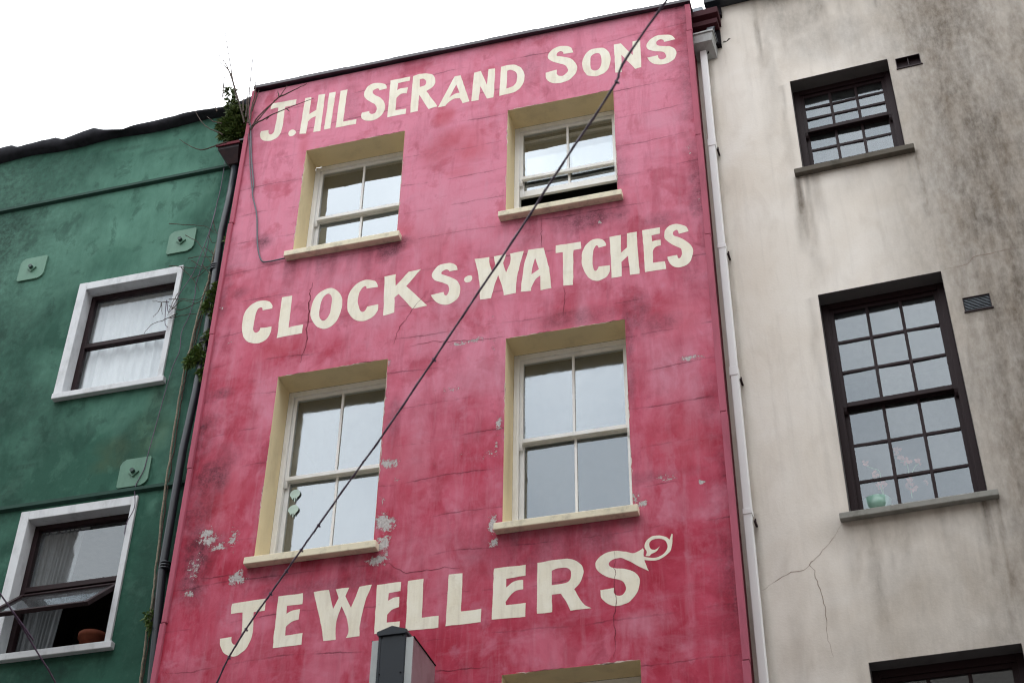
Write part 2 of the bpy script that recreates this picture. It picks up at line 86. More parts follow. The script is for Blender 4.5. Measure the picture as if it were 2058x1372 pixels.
LETTERS="""
J:0.296,14.796 0.599,14.785 0.597,14.692 0.466,14.692 0.463,14.65 0.468,14.365~ 0.44,14.212~ 0.367,14.158~ 0.281,14.164~ 0.211,14.21~ 0.187,14.3~ 0.191,14.352 0.294,14.342 0.291,14.3~ 0.317,14.263~ 0.354,14.27~ 0.371,14.349~ 0.376,14.702 0.345,14.708~ 0.272,14.702 0.275,14.752~
dot:0.556,14.209~ 0.568,14.252~ 0.609,14.265~ 0.649,14.231~ 0.65,14.185~ 0.621,14.16~ 0.583,14.162~
H:0.715,14.774 0.796,14.77 0.797,14.473 0.884,14.528 0.888,14.779 0.972,14.777 0.969,14.146 0.882,14.155 0.888,14.421 0.829,14.392~ 0.796,14.354 0.79,14.154 0.704,14.169
I:1.025,14.777 1.109,14.772 1.094,14.157 1.015,14.157
L:1.17,14.773 1.258,14.771 1.249,14.229 1.415,14.225 1.414,14.147 1.162,14.152
S:1.764,14.645 1.674,14.639 1.661,14.674~ 1.639,14.683~ 1.599,14.663~ 1.591,14.623~ 1.626,14.57~ 1.699,14.501~ 1.752,14.409~ 1.765,14.294~ 1.72,14.195~ 1.652,14.152~ 1.558,14.16~ 1.493,14.208~ 1.473,14.269~ 1.479,14.316 1.572,14.318 1.575,14.283~ 1.608,14.257~ 1.648,14.27~ 1.661,14.336~ 1.627,14.422~ 1.543,14.502~ 1.49,14.58~ 1.482,14.653~ 1.514,14.744~ 1.585,14.782~ 1.67,14.769~ 1.73,14.733~ 1.759,14.69~
E:1.806,14.774 2.052,14.768 2.05,14.7 1.906,14.698 1.9,14.576 1.942,14.598~ 2.033,14.587 2.025,14.494 1.958,14.499~ 1.909,14.464~ 1.899,14.445 1.897,14.241 2.033,14.232 2.03,14.148 1.806,14.147
R:2.087,14.768 2.18,14.777~ 2.274,14.76~ 2.339,14.71~ 2.372,14.616~ 2.352,14.522~ 2.269,14.459 2.42,14.163 2.309,14.149 2.183,14.422 2.178,14.151 2.086,14.151;2.177,14.685 2.221,14.687~ 2.258,14.634~ 2.248,14.566~ 2.18,14.554
A:2.609,14.612 2.682,14.609 2.807,14.138 2.727,14.13 2.689,14.226 2.613,14.233~ 2.545,14.183~ 2.514,14.144 2.426,14.143;2.638,14.47 2.681,14.318 2.63,14.318~ 2.556,14.267
N:2.848,14.607 2.929,14.612 3.01,14.357 3.023,14.618 3.105,14.608 3.095,14.127 3.016,14.128 2.93,14.359 2.917,14.129 2.829,14.135
D:3.176,14.614 3.256,14.619~ 3.336,14.6~ 3.412,14.536~ 3.452,14.434~ 3.458,14.321~ 3.42,14.207~ 3.332,14.143~ 3.162,14.132;3.252,14.522 3.297,14.527~ 3.353,14.469~ 3.373,14.386~ 3.36,14.293~ 3.321,14.242~ 3.247,14.231
S:4.039,14.606 3.924,14.616 3.914,14.657~ 3.88,14.674~ 3.845,14.642~ 3.85,14.598~ 3.928,14.561~ 4.006,14.51~ 4.064,14.423~ 4.08,14.335~ 4.051,14.233~ 3.973,14.16~ 3.866,14.142~ 3.769,14.183~ 3.716,14.26~ 3.713,14.358 3.839,14.375 3.843,14.307~ 3.867,14.263~ 3.916,14.251~ 3.965,14.299~ 3.97,14.353~ 3.927,14.428~ 3.81,14.511~ 3.746,14.586~ 3.739,14.644~ 3.781,14.717~ 3.861,14.758~ 3.95,14.743~ 4.013,14.691~
O:4.14,14.345~ 4.157,14.48~ 4.222,14.58~ 4.32,14.597~ 4.417,14.557~ 4.466,14.431~ 4.463,14.307~ 4.426,14.194~ 4.348,14.141~ 4.262,14.142~ 4.186,14.195~;4.234,14.429~ 4.25,14.487~ 4.299,14.515~ 4.347,14.494~ 4.364,14.405~ 4.357,14.297~ 4.326,14.237~ 4.278,14.234~ 4.241,14.289~
N:4.517,14.595 4.597,14.592 4.728,14.354 4.729,14.584 4.818,14.585 4.817,14.132 4.746,14.125 4.595,14.4 4.594,14.121 4.518,14.127
S:5.219,14.478 5.09,14.468 5.082,14.505~ 5.045,14.526~ 5.006,14.5~ 5.008,14.444~ 5.054,14.41~ 5.147,14.382~ 5.205,14.316~ 5.217,14.237~ 5.182,14.152~ 5.105,14.113~ 5.002,14.123~ 4.929,14.178~ 4.891,14.267 5.009,14.274 5.012,14.229~ 5.043,14.193~ 5.086,14.201~ 5.102,14.244~ 5.077,14.306~ 4.985,14.347~ 4.911,14.397~ 4.888,14.466~ 4.927,14.552~ 5.015,14.596~ 5.129,14.582~ 5.189,14.543~
C:0.669,11.538 0.563,11.537 0.549,11.569~ 0.53,11.581~ 0.497,11.562~ 0.482,11.485~ 0.478,11.328~ 0.491,11.269~ 0.523,11.243~ 0.554,11.262~ 0.562,11.294 0.694,11.29 0.693,11.218~ 0.66,11.135~ 0.589,11.096~ 0.502,11.102~ 0.419,11.155~ 0.364,11.25~ 0.341,11.367~ 0.343,11.514~ 0.388,11.619~ 0.459,11.668~ 0.546,11.676~ 0.627,11.644~ 0.666,11.585~
L:0.768,11.675 0.887,11.674 0.894,11.239 1.059,11.242 1.055,11.129 0.775,11.121
O:1.313,11.684~ 1.403,11.636~ 1.463,11.544~ 1.482,11.438~ 1.47,11.306~ 1.424,11.193~ 1.355,11.141~ 1.28,11.141~ 1.199,11.205~ 1.141,11.317~ 1.126,11.421~ 1.145,11.553~ 1.203,11.644~;1.309,11.607~ 1.348,11.568~ 1.36,11.486~ 1.354,11.352~ 1.324,11.269~ 1.284,11.249~ 1.242,11.291~ 1.231,11.355~ 1.232,11.49~ 1.257,11.576~
C:1.87,11.583 1.746,11.586 1.734,11.621~ 1.711,11.622~ 1.677,11.578~ 1.657,11.492~ 1.663,11.4~ 1.688,11.317~ 1.719,11.277~ 1.75,11.287~ 1.77,11.339 1.894,11.343 1.891,11.264~ 1.85,11.189~ 1.779,11.154~ 1.696,11.162~ 1.617,11.215~ 1.557,11.321~ 1.539,11.426~ 1.551,11.559~ 1.609,11.661~ 1.69,11.707~ 1.765,11.706~ 1.834,11.671~ 1.865,11.618~
K:1.939,11.711 2.062,11.716 2.072,11.551 2.206,11.718 2.344,11.724 2.194,11.527 2.441,11.213 2.281,11.202 2.112,11.439 2.071,11.399 2.081,11.194 1.961,11.177
S:2.755,11.628 2.666,11.625 2.651,11.647~ 2.623,11.659~ 2.583,11.634~ 2.589,11.598~ 2.678,11.545~ 2.754,11.473~ 2.791,11.386~ 2.787,11.287~ 2.745,11.219~ 2.666,11.181~ 2.593,11.196~ 2.527,11.253~ 2.473,11.348 2.609,11.356 2.624,11.316~ 2.651,11.31~ 2.672,11.367~ 2.655,11.438~ 2.599,11.483~ 2.514,11.535~ 2.475,11.6~ 2.486,11.666~ 2.542,11.734~ 2.634,11.743~ 2.699,11.723~ 2.741,11.679~
dot:2.83,11.479~ 2.843,11.51~ 2.878,11.522~ 2.915,11.505~ 2.919,11.465~ 2.899,11.436~ 2.859,11.433~ 2.837,11.452~
W:2.936,11.733 3.095,11.726 3.106,11.622~ 3.137,11.502 3.167,11.608 3.146,11.724 3.28,11.725 3.248,11.613 3.283,11.476 3.318,11.575~ 3.332,11.651~ 3.325,11.721 3.473,11.725 3.425,11.518~ 3.396,11.346~ 3.393,11.182 3.266,11.176 3.242,11.313~ 3.199,11.461 3.157,11.308~ 3.129,11.166 3.01,11.173 3.002,11.364~ 2.972,11.572~
A:3.524,11.73 3.684,11.722 3.706,11.613~ 3.741,11.437~ 3.765,11.165 3.653,11.161 3.649,11.358 3.596,11.314~ 3.56,11.234~ 3.549,11.173 3.444,11.185 3.458,11.377~ 3.487,11.583~;3.594,11.604 3.636,11.444 3.555,11.389 3.566,11.487~
T:3.813,11.722 4.081,11.715 4.083,11.619 4,11.618 3.992,11.161 3.89,11.168 3.89,11.617 3.814,11.619
C:4.344,11.599 4.264,11.589 4.256,11.616~ 4.236,11.623~ 4.211,11.578~ 4.199,11.481~ 4.198,11.392~ 4.21,11.318~ 4.228,11.292~ 4.248,11.304~ 4.26,11.34 4.378,11.331 4.371,11.255~ 4.327,11.183~ 4.249,11.159~ 4.181,11.188~ 4.123,11.277~ 4.09,11.405~ 4.088,11.516~ 4.112,11.623~ 4.174,11.699~ 4.254,11.718~ 4.314,11.685~ 4.341,11.633~
H:4.384,11.712 4.499,11.71 4.494,11.476 4.56,11.528 4.564,11.716 4.666,11.714 4.668,11.421 4.677,11.159 4.579,11.161 4.567,11.415 4.496,11.349 4.495,11.161 4.388,11.163 4.39,11.438
E:4.721,11.721 4.905,11.721 4.906,11.636 4.814,11.635 4.818,11.55 4.853,11.559~ 4.906,11.553 4.904,11.478 4.857,11.472~ 4.826,11.44~ 4.818,11.409 4.817,11.27 4.936,11.262 4.945,11.161 4.732,11.166 4.729,11.462
S:5.196,11.603 5.097,11.59 5.091,11.63~ 5.075,11.648~ 5.044,11.63~ 5.042,11.58~ 5.107,11.532~ 5.178,11.46~ 5.219,11.374~ 5.219,11.297~ 5.188,11.207~ 5.127,11.161~ 5.052,11.158~ 4.996,11.2~ 4.966,11.277~ 4.964,11.316 5.061,11.316 5.069,11.276~ 5.09,11.272~ 5.113,11.326~ 5.103,11.389~ 5.051,11.439~ 4.978,11.511~ 4.948,11.579~ 4.956,11.656~ 5.006,11.718~ 5.084,11.726~ 5.158,11.682~ 5.191,11.635~
J:0.704,8.028 1.025,8.035 1.027,7.913 0.916,7.91 0.933,7.744~ 0.926,7.637~ 0.885,7.544~ 0.818,7.494~ 0.754,7.486~ 0.673,7.532~ 0.626,7.608~ 0.611,7.68 0.727,7.682 0.733,7.636~ 0.762,7.603~ 0.802,7.615~ 0.823,7.7~ 0.808,7.921 0.691,7.919 0.686,8.016~
E:1.148,8.04 1.395,8.041 1.399,7.932 1.247,7.931 1.25,7.851 1.302,7.878~ 1.382,7.882 1.38,7.78 1.315,7.765~ 1.27,7.727~ 1.261,7.704 1.262,7.633 1.43,7.635 1.434,7.523 1.153,7.521
W:1.499,8.04 1.648,8.044 1.709,7.842 1.751,7.946 1.716,8.039 1.846,8.04 1.816,7.954 1.881,7.831 1.949,8.035 2.069,8.038 2.026,7.914~ 1.998,7.768~ 1.982,7.639~ 1.988,7.54 1.861,7.535 1.875,7.603~ 1.854,7.72~ 1.791,7.858 1.759,7.765~ 1.75,7.643~ 1.762,7.531 1.644,7.531 1.618,7.643~ 1.562,7.84~
E:2.116,8.028 2.347,8.033 2.349,7.938 2.234,7.932 2.236,7.854 2.282,7.876~ 2.341,7.879 2.343,7.777 2.281,7.763~ 2.235,7.717 2.234,7.639 2.36,7.637 2.358,7.559 2.125,7.541
L:2.415,8.03 2.561,8.031 2.564,7.643 2.722,7.644 2.724,7.528 2.42,7.535
L:2.799,8.045 2.932,8.039 2.927,7.661 3.115,7.66 3.112,7.533 2.792,7.535
E:3.223,8.045 3.52,8.042 3.515,7.935 3.34,7.928 3.339,7.841 3.405,7.889~ 3.474,7.899~ 3.497,7.894 3.499,7.802 3.429,7.795~ 3.377,7.757~ 3.337,7.701 3.338,7.669 3.517,7.666 3.516,7.534 3.214,7.544
R:3.625,8.044 3.762,8.054~ 3.899,8.049~ 3.988,8.01~ 4.036,7.95~ 4.039,7.876~ 4.008,7.799~ 3.958,7.745 4.005,7.646~ 4.055,7.572~ 4.106,7.542 3.923,7.542 3.887,7.63~ 3.835,7.715 3.757,7.717 3.759,7.547 3.621,7.547;3.758,7.951 3.815,7.964~ 3.886,7.961~ 3.92,7.937~ 3.931,7.899~ 3.923,7.851~ 3.896,7.818~ 3.836,7.81~ 3.754,7.807
S:4.415,8.049~ 4.484,8.023~ 4.533,8.032~ 4.577,8.062 4.585,8.041 4.581,7.997~ 4.585,7.951 4.59,7.914~ 4.62,7.83 4.52,7.899~ 4.449,7.954~ 4.391,7.987~ 4.331,7.991~ 4.286,7.972~ 4.272,7.942~ 4.292,7.91~ 4.343,7.891~ 4.431,7.873~ 4.488,7.839~ 4.53,7.785~ 4.535,7.72~ 4.51,7.636~ 4.449,7.565~ 4.375,7.535~ 4.303,7.538~ 4.238,7.572~ 4.196,7.629~ 4.189,7.702 4.315,7.709 4.308,7.67~ 4.324,7.64~ 4.357,7.626~ 4.394,7.643~ 4.417,7.688~ 4.404,7.737~ 4.362,7.779~ 4.282,7.81~ 4.202,7.858~ 4.159,7.916~ 4.156,7.982~ 4.199,8.034~ 4.267,8.066~ 4.341,8.068~
flourish:4.584,7.978 4.616,7.962~ 4.671,7.951~ 4.723,7.959~ 4.767,7.986~ 4.79,8.026~ 4.796,8.058~ 4.781,8.099~ 4.748,8.125~ 4.706,8.134~ 4.662,8.126~ 4.64,8.1~ 4.638,8.071~ 4.65,8.043~ 4.675,8.028~ 4.701,8.034~ 4.727,8.055 4.709,8.023~ 4.682,8~ 4.648,7.991~ 4.63,7.974~ 4.6,7.979 4.61,8.008~ 4.607,8.028~ 4.595,8.063~ 4.601,8.105~ 4.629,8.145~ 4.673,8.165~ 4.733,8.163~ 4.783,8.14~ 4.818,8.108 4.84,8.162 4.849,8.156 4.84,8.081~ 4.828,8.02~ 4.796,7.972~ 4.743,7.937~ 4.687,7.924~ 4.636,7.927~ 4.584,7.941"""


# ------------------------------------------------------------------ objects
OFF = {}
def thing(name, label, cat, at=(0, 0, 0), frame=None, group=None):
    """an Empty at the thing's base; its parts are written in the frame's coordinates"""
    o = bpy.data.objects.new(name, None); COL.objects.link(o); o.empty_display_size = .2
    fr = frame or Matrix.Identity(4)
    o.matrix_world = fr @ Matrix.Translation(at)
    o['label'] = label; o['category'] = cat
    if group: o['group'] = group
    OFF[o.name] = at
    return o
def tag(o, label, cat, group=None):
    o['label'] = label; o['category'] = cat
    if group: o['group'] = group
    return o
class MB:
    def __init__(s): s.v = []; s.f = []
    def add(s, vs_, fs):
        b = len(s.v); s.v += [tuple(p) for p in vs_]; s.f += [tuple(i + b for i in q) for q in fs]; return s
    def box(s, x0, x1, y0, y1, z0, z1, b=0.0):
        if b <= 0:
            return s.add([(x, y, z) for x in (x0, x1) for y in (y0, y1) for z in (z0, z1)],
                         [(0, 1, 3, 2), (4, 6, 7, 5), (0, 4, 5, 1), (2, 3, 7, 6), (0, 2, 6, 4), (1, 5, 7, 3)])
        bm = bmesh.new()
        vv = [bm.verts.new(p) for p in [(x, y, z) for x in (x0, x1) for y in (y0, y1) for z in (z0, z1)]]
        for q in [(0, 1, 3, 2), (4, 6, 7, 5), (0, 4, 5, 1), (2, 3, 7, 6), (0, 2, 6, 4), (1, 5, 7, 3)]: bm.faces.new([vv[i] for i in q])
        bmesh.ops.bevel(bm, geom=list(bm.edges), offset=b, segments=2, affect='EDGES', profile=.5)
        bm.verts.index_update()
        s.add([v.co[:] for v in bm.verts], [[v.index for v in f.verts] for f in bm.faces]); bm.free()
        return s
    def prism(s, poly, axis, a, b):
        """closed polygon extruded along an axis (0 x, 1 y, 2 z)"""
        n = len(poly)
        def p3(p, t):
            q = list(p); q.insert(axis, t); return q
        return s.add([p3(p, a) for p in poly] + [p3(p, b) for p in poly],
                     [tuple(range(n))[::-1], tuple(range(n, 2 * n))] + [(i, (i + 1) % n, n + (i + 1) % n, n + i) for i in range(n)])
    def tube(s, path, r, n=6, cap=True):
        P = [Vector(p) for p in path]; rs = r if isinstance(r, (list, tuple)) else [r] * len(P)
        t0 = (P[1] - P[0]).normalized(); u = t0.orthogonal().normalized(); base = len(s.v); m = len(P)
        for i, p in enumerate(P):
            t = (P[min(i + 1, m - 1)] - P[max(i - 1, 0)]).normalized()
            u = (u - t * u.dot(t)).normalized(); w = t.cross(u)
            for k in range(n):
                a = 2 * PI * k / n; s.v.append(tuple(p + (u * math.cos(a) + w * math.sin(a)) * rs[i]))
        for i in range(m - 1):
            for k in range(n):
                s.f.append((base + i * n + k, base + i * n + (k + 1) % n, base + (i + 1) * n + (k + 1) % n, base + (i + 1) * n + k))
        if cap:
            s.f.append(tuple(base + k for k in range(n))[::-1]); s.f.append(tuple(base + (m - 1) * n + k for k in range(n)))
        return s
    def lathe(s, prof, c, n=20):
        base = len(s.v); m = len(prof)
        for (r, z) in prof:
            for k in range(n):
                a = 2 * PI * k / n; s.v.append((c[0] + r * math.cos(a), c[1] + r * math.sin(a), c[2] + z))
        for i in range(m - 1):
            for k in range(n):
                s.f.append((base + i * n + k, base + i * n + (k + 1) % n, base + (i + 1) * n + (k + 1) % n, base + (i + 1) * n + k))
        return s
def obj(name, mb, mat, parent=None, smooth=False, at=None):
    off = OFF[parent.name] if parent else (at or (0, 0, 0))
    me = bpy.data.meshes.new(name)
    v = np.asarray(mb.v, dtype=float) - np.asarray(off)
    me.from_pydata(v.tolist(), [], mb.f)
    bm = bmesh.new(); bm.from_mesh(me); bmesh.ops.recalc_face_normals(bm, faces=bm.faces[:]); bm.to_mesh(me); bm.free()
    if smooth: me.shade_smooth()
    me.materials.append(mat)
    o = bpy.data.objects.new(name, me); COL.objects.link(o)
    if parent: o.parent = parent
    else: o.location = off
    OFF[o.name] = off
    return o
def smooth_path(pts, sub=6):
    P = [Vector(p) for p in pts]; out = []
    for i in range(len(P) - 1):
        p0 = P[max(i - 1, 0)]; p1 = P[i]; p2 = P[i + 1]; p3 = P[min(i + 2, len(P) - 1)]
        for k in range(sub):
            t = k / sub
            out.append(.5 * ((2 * p1) + (p2 - p0) * t + (2 * p0 - 5 * p1 + 4 * p2 - p3) * t * t + (3 * p1 - p0 - 3 * p2 + p3) * t ** 3))
    return out + [P[-1]]
# ------------------------------------------------------------------ noise for the weathering maps
_lat = RNG.random((256, 256))
def vnoise(x, z, s, seed=0):
    x = x * s + seed * 17.3; z = z * s + seed * 9.1
    xi = np.floor(x).astype(int); zi = np.floor(z).astype(int); fx = x - xi; fz = z - zi
    fx = fx * fx * (3 - 2 * fx); fz = fz * fz * (3 - 2 * fz)
    g = lambda i, j: _lat[i % 256, j % 256]
    return (g(xi, zi) * (1 - fx) + g(xi + 1, zi) * fx) * (1 - fz) + (g(xi, zi + 1) * (1 - fx) + g(xi + 1, zi + 1) * fx) * fz
def fbm(x, z, s, o=4, seed=0, ax=1.0):
    t = 0; a = .5; n = 0
    for k in range(o):
        t = t + a * vnoise(x * ax, z, s * 2 ** k, seed + k); n += a; a *= .55
    return t / n
def blobs(X, Z, lst, seed=0, wob=.9, sc_=3.0):
    w1 = fbm(X, Z, sc_, 4, seed) - .5; w2 = fbm(X, Z, sc_, 4, seed + 31) - .5
    m = np.zeros_like(X)
    for (x, z, rx, rz, s) in lst:
        d2 = ((X - x) / rx) ** 2 + ((Z - z) / rz) ** 2
        k = d2 < 12
        if not k.any(): continue
        d = np.sqrt(d2[k]) + wob * 2.2 * w1[k] + wob * w2[k]
        m[k] = np.maximum(m[k], s * np.clip(1.35 - .75 * np.maximum(d, 0), 0, 1))
    return m
def drips(X, Z, seed, s=9.0, stretch=.12):
    return fbm(X, Z * stretch, s, 4, seed)
def runs(X, Z, lst, seed=0):
    """dirty water runs: (x, z where it starts, length, width, strength)"""
    m = np.zeros_like(X); wob = (fbm(X * 0 + 3.1, Z, 1.8, 3, seed) - .5) * .12
    for i, (x, z, ln, w, s_) in enumerate(lst):
        t = (z - Z) / ln; k = (t > -.02) & (t < 1)
        tt = np.clip(t, 0, 1); ww = w * (.55 + .8 * tt) * (.7 + .7 * vnoise(X * 0 + i * 2.3, Z, 3.0, seed))
        v = np.clip(1.3 - np.abs(X - x - wob * tt * (1 + i % 3)) / ww, 0, 1) * (1 - tt) ** .7 * s_
        m = np.where(k, np.maximum(m, v * (.85 + .7 * vnoise(X, Z * .25, 26., seed + 3))), m)
    return m
# ------------------------------------------------------------------ materials
class NT:
    def __init__(s, name):
        s.m = bpy.data.materials.new(name); s.m.use_nodes = True; s.t = s.m.node_tree
        s.b = s.t.nodes['Principled BSDF']; s.out = s.t.nodes['Material Output']; s.tc = None
    def n(s, typ, **kw):
        q = s.t.nodes.new('ShaderNode' + typ)
        for k, v in kw.items(): setattr(q, k, v)
        return q
    def l(s, a, b): s.t.links.new(a, b)
    def obj_co(s, scale=(1, 1, 1)):
        if not s.tc: s.tc = s.n('TexCoord')
        if scale == (1, 1, 1): return s.tc.outputs['Object']
        mp = s.n('Mapping'); mp.inputs['Scale'].default_value = scale; s.l(s.tc.outputs['Object'], mp.inputs['Vector']); return mp.outputs[0]
    def noise(s, scale, detail=4, rough=.55, stretch=(1, 1, 1), dist=0.0):
        q = s.n('TexNoise'); q.inputs['Scale'].default_value = scale; q.inputs['Detail'].default_value = detail
        q.inputs['Roughness'].default_value = rough; q.inputs['Distortion'].default_value = dist
        s.l(s.obj_co(stretch), q.inputs['Vector']); return q.outputs['Fac']
    def ramp(s, fac, a, b, lo=0.0, hi=1.0):
        q = s.n('MapRange'); q.clamp = True
        for k, v in (('From Min', a), ('From Max', b), ('To Min', lo), ('To Max', hi)): q.inputs[k].default_value = v
        s.l(fac, q.inputs['Value']); return q.outputs[0]
    def math(s, op, a, b=None, clamp=False):
        q = s.n('Math', operation=op); q.use_clamp = clamp
        for i, v in enumerate((a, b)):
            if v is None: continue
            if isinstance(v, (int, float)): q.inputs[i].default_value = v
            else: s.l(v, q.inputs[i])
        return q.outputs[0]
    def mix(s, fac, a, b):
        q = s.n('Mix', data_type='RGBA')
        for k, v in (('Factor', fac), ('A', a), ('B', b)):
            if isinstance(v, (int, float)): q.inputs[k].default_value = v
            elif isinstance(v, tuple): q.inputs[k].default_value = (*v, 1)
            else: s.l(v, q.inputs[k])
        return q.outputs['Result']
    def attr(s, name):
        q = s.n('Attribute'); q.attribute_name = name; return q.outputs['Fac']
    def bump(s, h, strength=.3, dist=.01):
        q = s.n('Bump'); q.inputs['Strength'].default_value = strength; q.inputs['Distance'].default_value = dist
        s.l(h, q.inputs['Height']); s.l(q.outputs[0], s.b.inputs['Normal'])
    def fin(s, col, rough=.75, spec=.25, metal=0.0):
        if isinstance(col, tuple): s.b.inputs['Base Color'].default_value = (*col, 1)
        else: s.l(col, s.b.inputs['Base Color'])
        if isinstance(rough, (int, float)): s.b.inputs['Roughness'].default_value = rough
        else: s.l(rough, s.b.inputs['Roughness'])
        s.b.inputs['Specular IOR Level'].default_value = spec; s.b.inputs['Metallic'].default_value = metal
        return s.m
def painted(name, col, dirt=(.06, .05, .04), amount=.35, rough=.6, spec=.3, scale=6, stretch=(1, 1, .35), chip=None, bump=.15):
    """painted or rendered surface: streaky dirt, fine grain, optional chips showing what lies under the paint"""
    q = NT(name)
    a = q.noise(scale, 6, .65, stretch); f = q.noise(scale * 14, 4, .6)
    d = q.math('MULTIPLY', q.ramp(a, .48, .78), q.ramp(f, .3, .7, .5, 1.0))
    c = q.mix(q.math('MULTIPLY', d, amount), col, dirt)
    c = q.mix(q.ramp(q.noise(scale * .35, 3), .35, .7, 0, .18), c, tuple(min(1, k * 1.15) for k in col))
    if chip:
        g = q.ramp(q.noise(scale * 5, 6, .7), .70, .73); c = q.mix(g, c, chip)
    q.bump(q.math('ADD', f, a), bump, .004)
    return q.fin(c, rough, spec)
def plain(name, col, rough=.5, spec=.3, metal=0.0, var=.25, scale=12):
    q = NT(name); a = q.noise(scale, 5, .6)
    c = q.mix(q.ramp(a, .3, .75), tuple(k * (1 - var) for k in col), tuple(min(1, k * (1 + var)) for k in col))
    q.bump(q.noise(scale * 8, 3), .1, .002)
    return q.fin(c, rough, spec, metal)
def glass(name, ior, tint=(.8, .84, .84), rough=.02, wave=.02, dirty=0.0):
    q = NT(name)
    fr = q.n('Fresnel'); fr.inputs['IOR'].default_value = ior
    tr = q.n('BsdfTransparent'); tr.inputs['Color'].default_value = (*tint, 1)
    gl = q.n('BsdfGlossy'); q.l(q.ramp(q.noise(9, 6, .7, (1, 1, .4)), .3, .7, rough * .5, rough * 2.2), gl.inputs['Roughness']); gl.inputs['Color'].default_value = (.88, .95, 1.0, 1)
    bp = q.n('Bump'); bp.inputs['Strength'].default_value = wave; bp.inputs['Distance'].default_value = .05
    q.l(q.noise(2.2, 2), bp.inputs['Height']); q.l(bp.outputs[0], gl.inputs['Normal'])
    ge = q.n('NewGeometry'); ms = q.n('MixShader'); q.l(q.math('MULTIPLY', fr.outputs[0], q.math('SUBTRACT', 1.0, ge.outputs['Backfacing'])), ms.inputs[0]); q.l(tr.outputs[0], ms.inputs[1]); q.l(gl.outputs[0], ms.inputs[2])
    if dirty > 0:
        df = q.n('BsdfDiffuse'); df.inputs['Color'].default_value = (.55, .57, .58, 1)
        m2 = q.n('MixShader'); q.l(q.math('MULTIPLY', q.ramp(q.noise(30, 6, .7, (1, 1, .3)), .3, .8), dirty), m2.inputs[0])
        q.l(ms.outputs[0], m2.inputs[1]); q.l(df.outputs[0], m2.inputs[2]); ms = m2
    q.l(ms.outputs[0], q.out.inputs['Surface'])
    return q.m

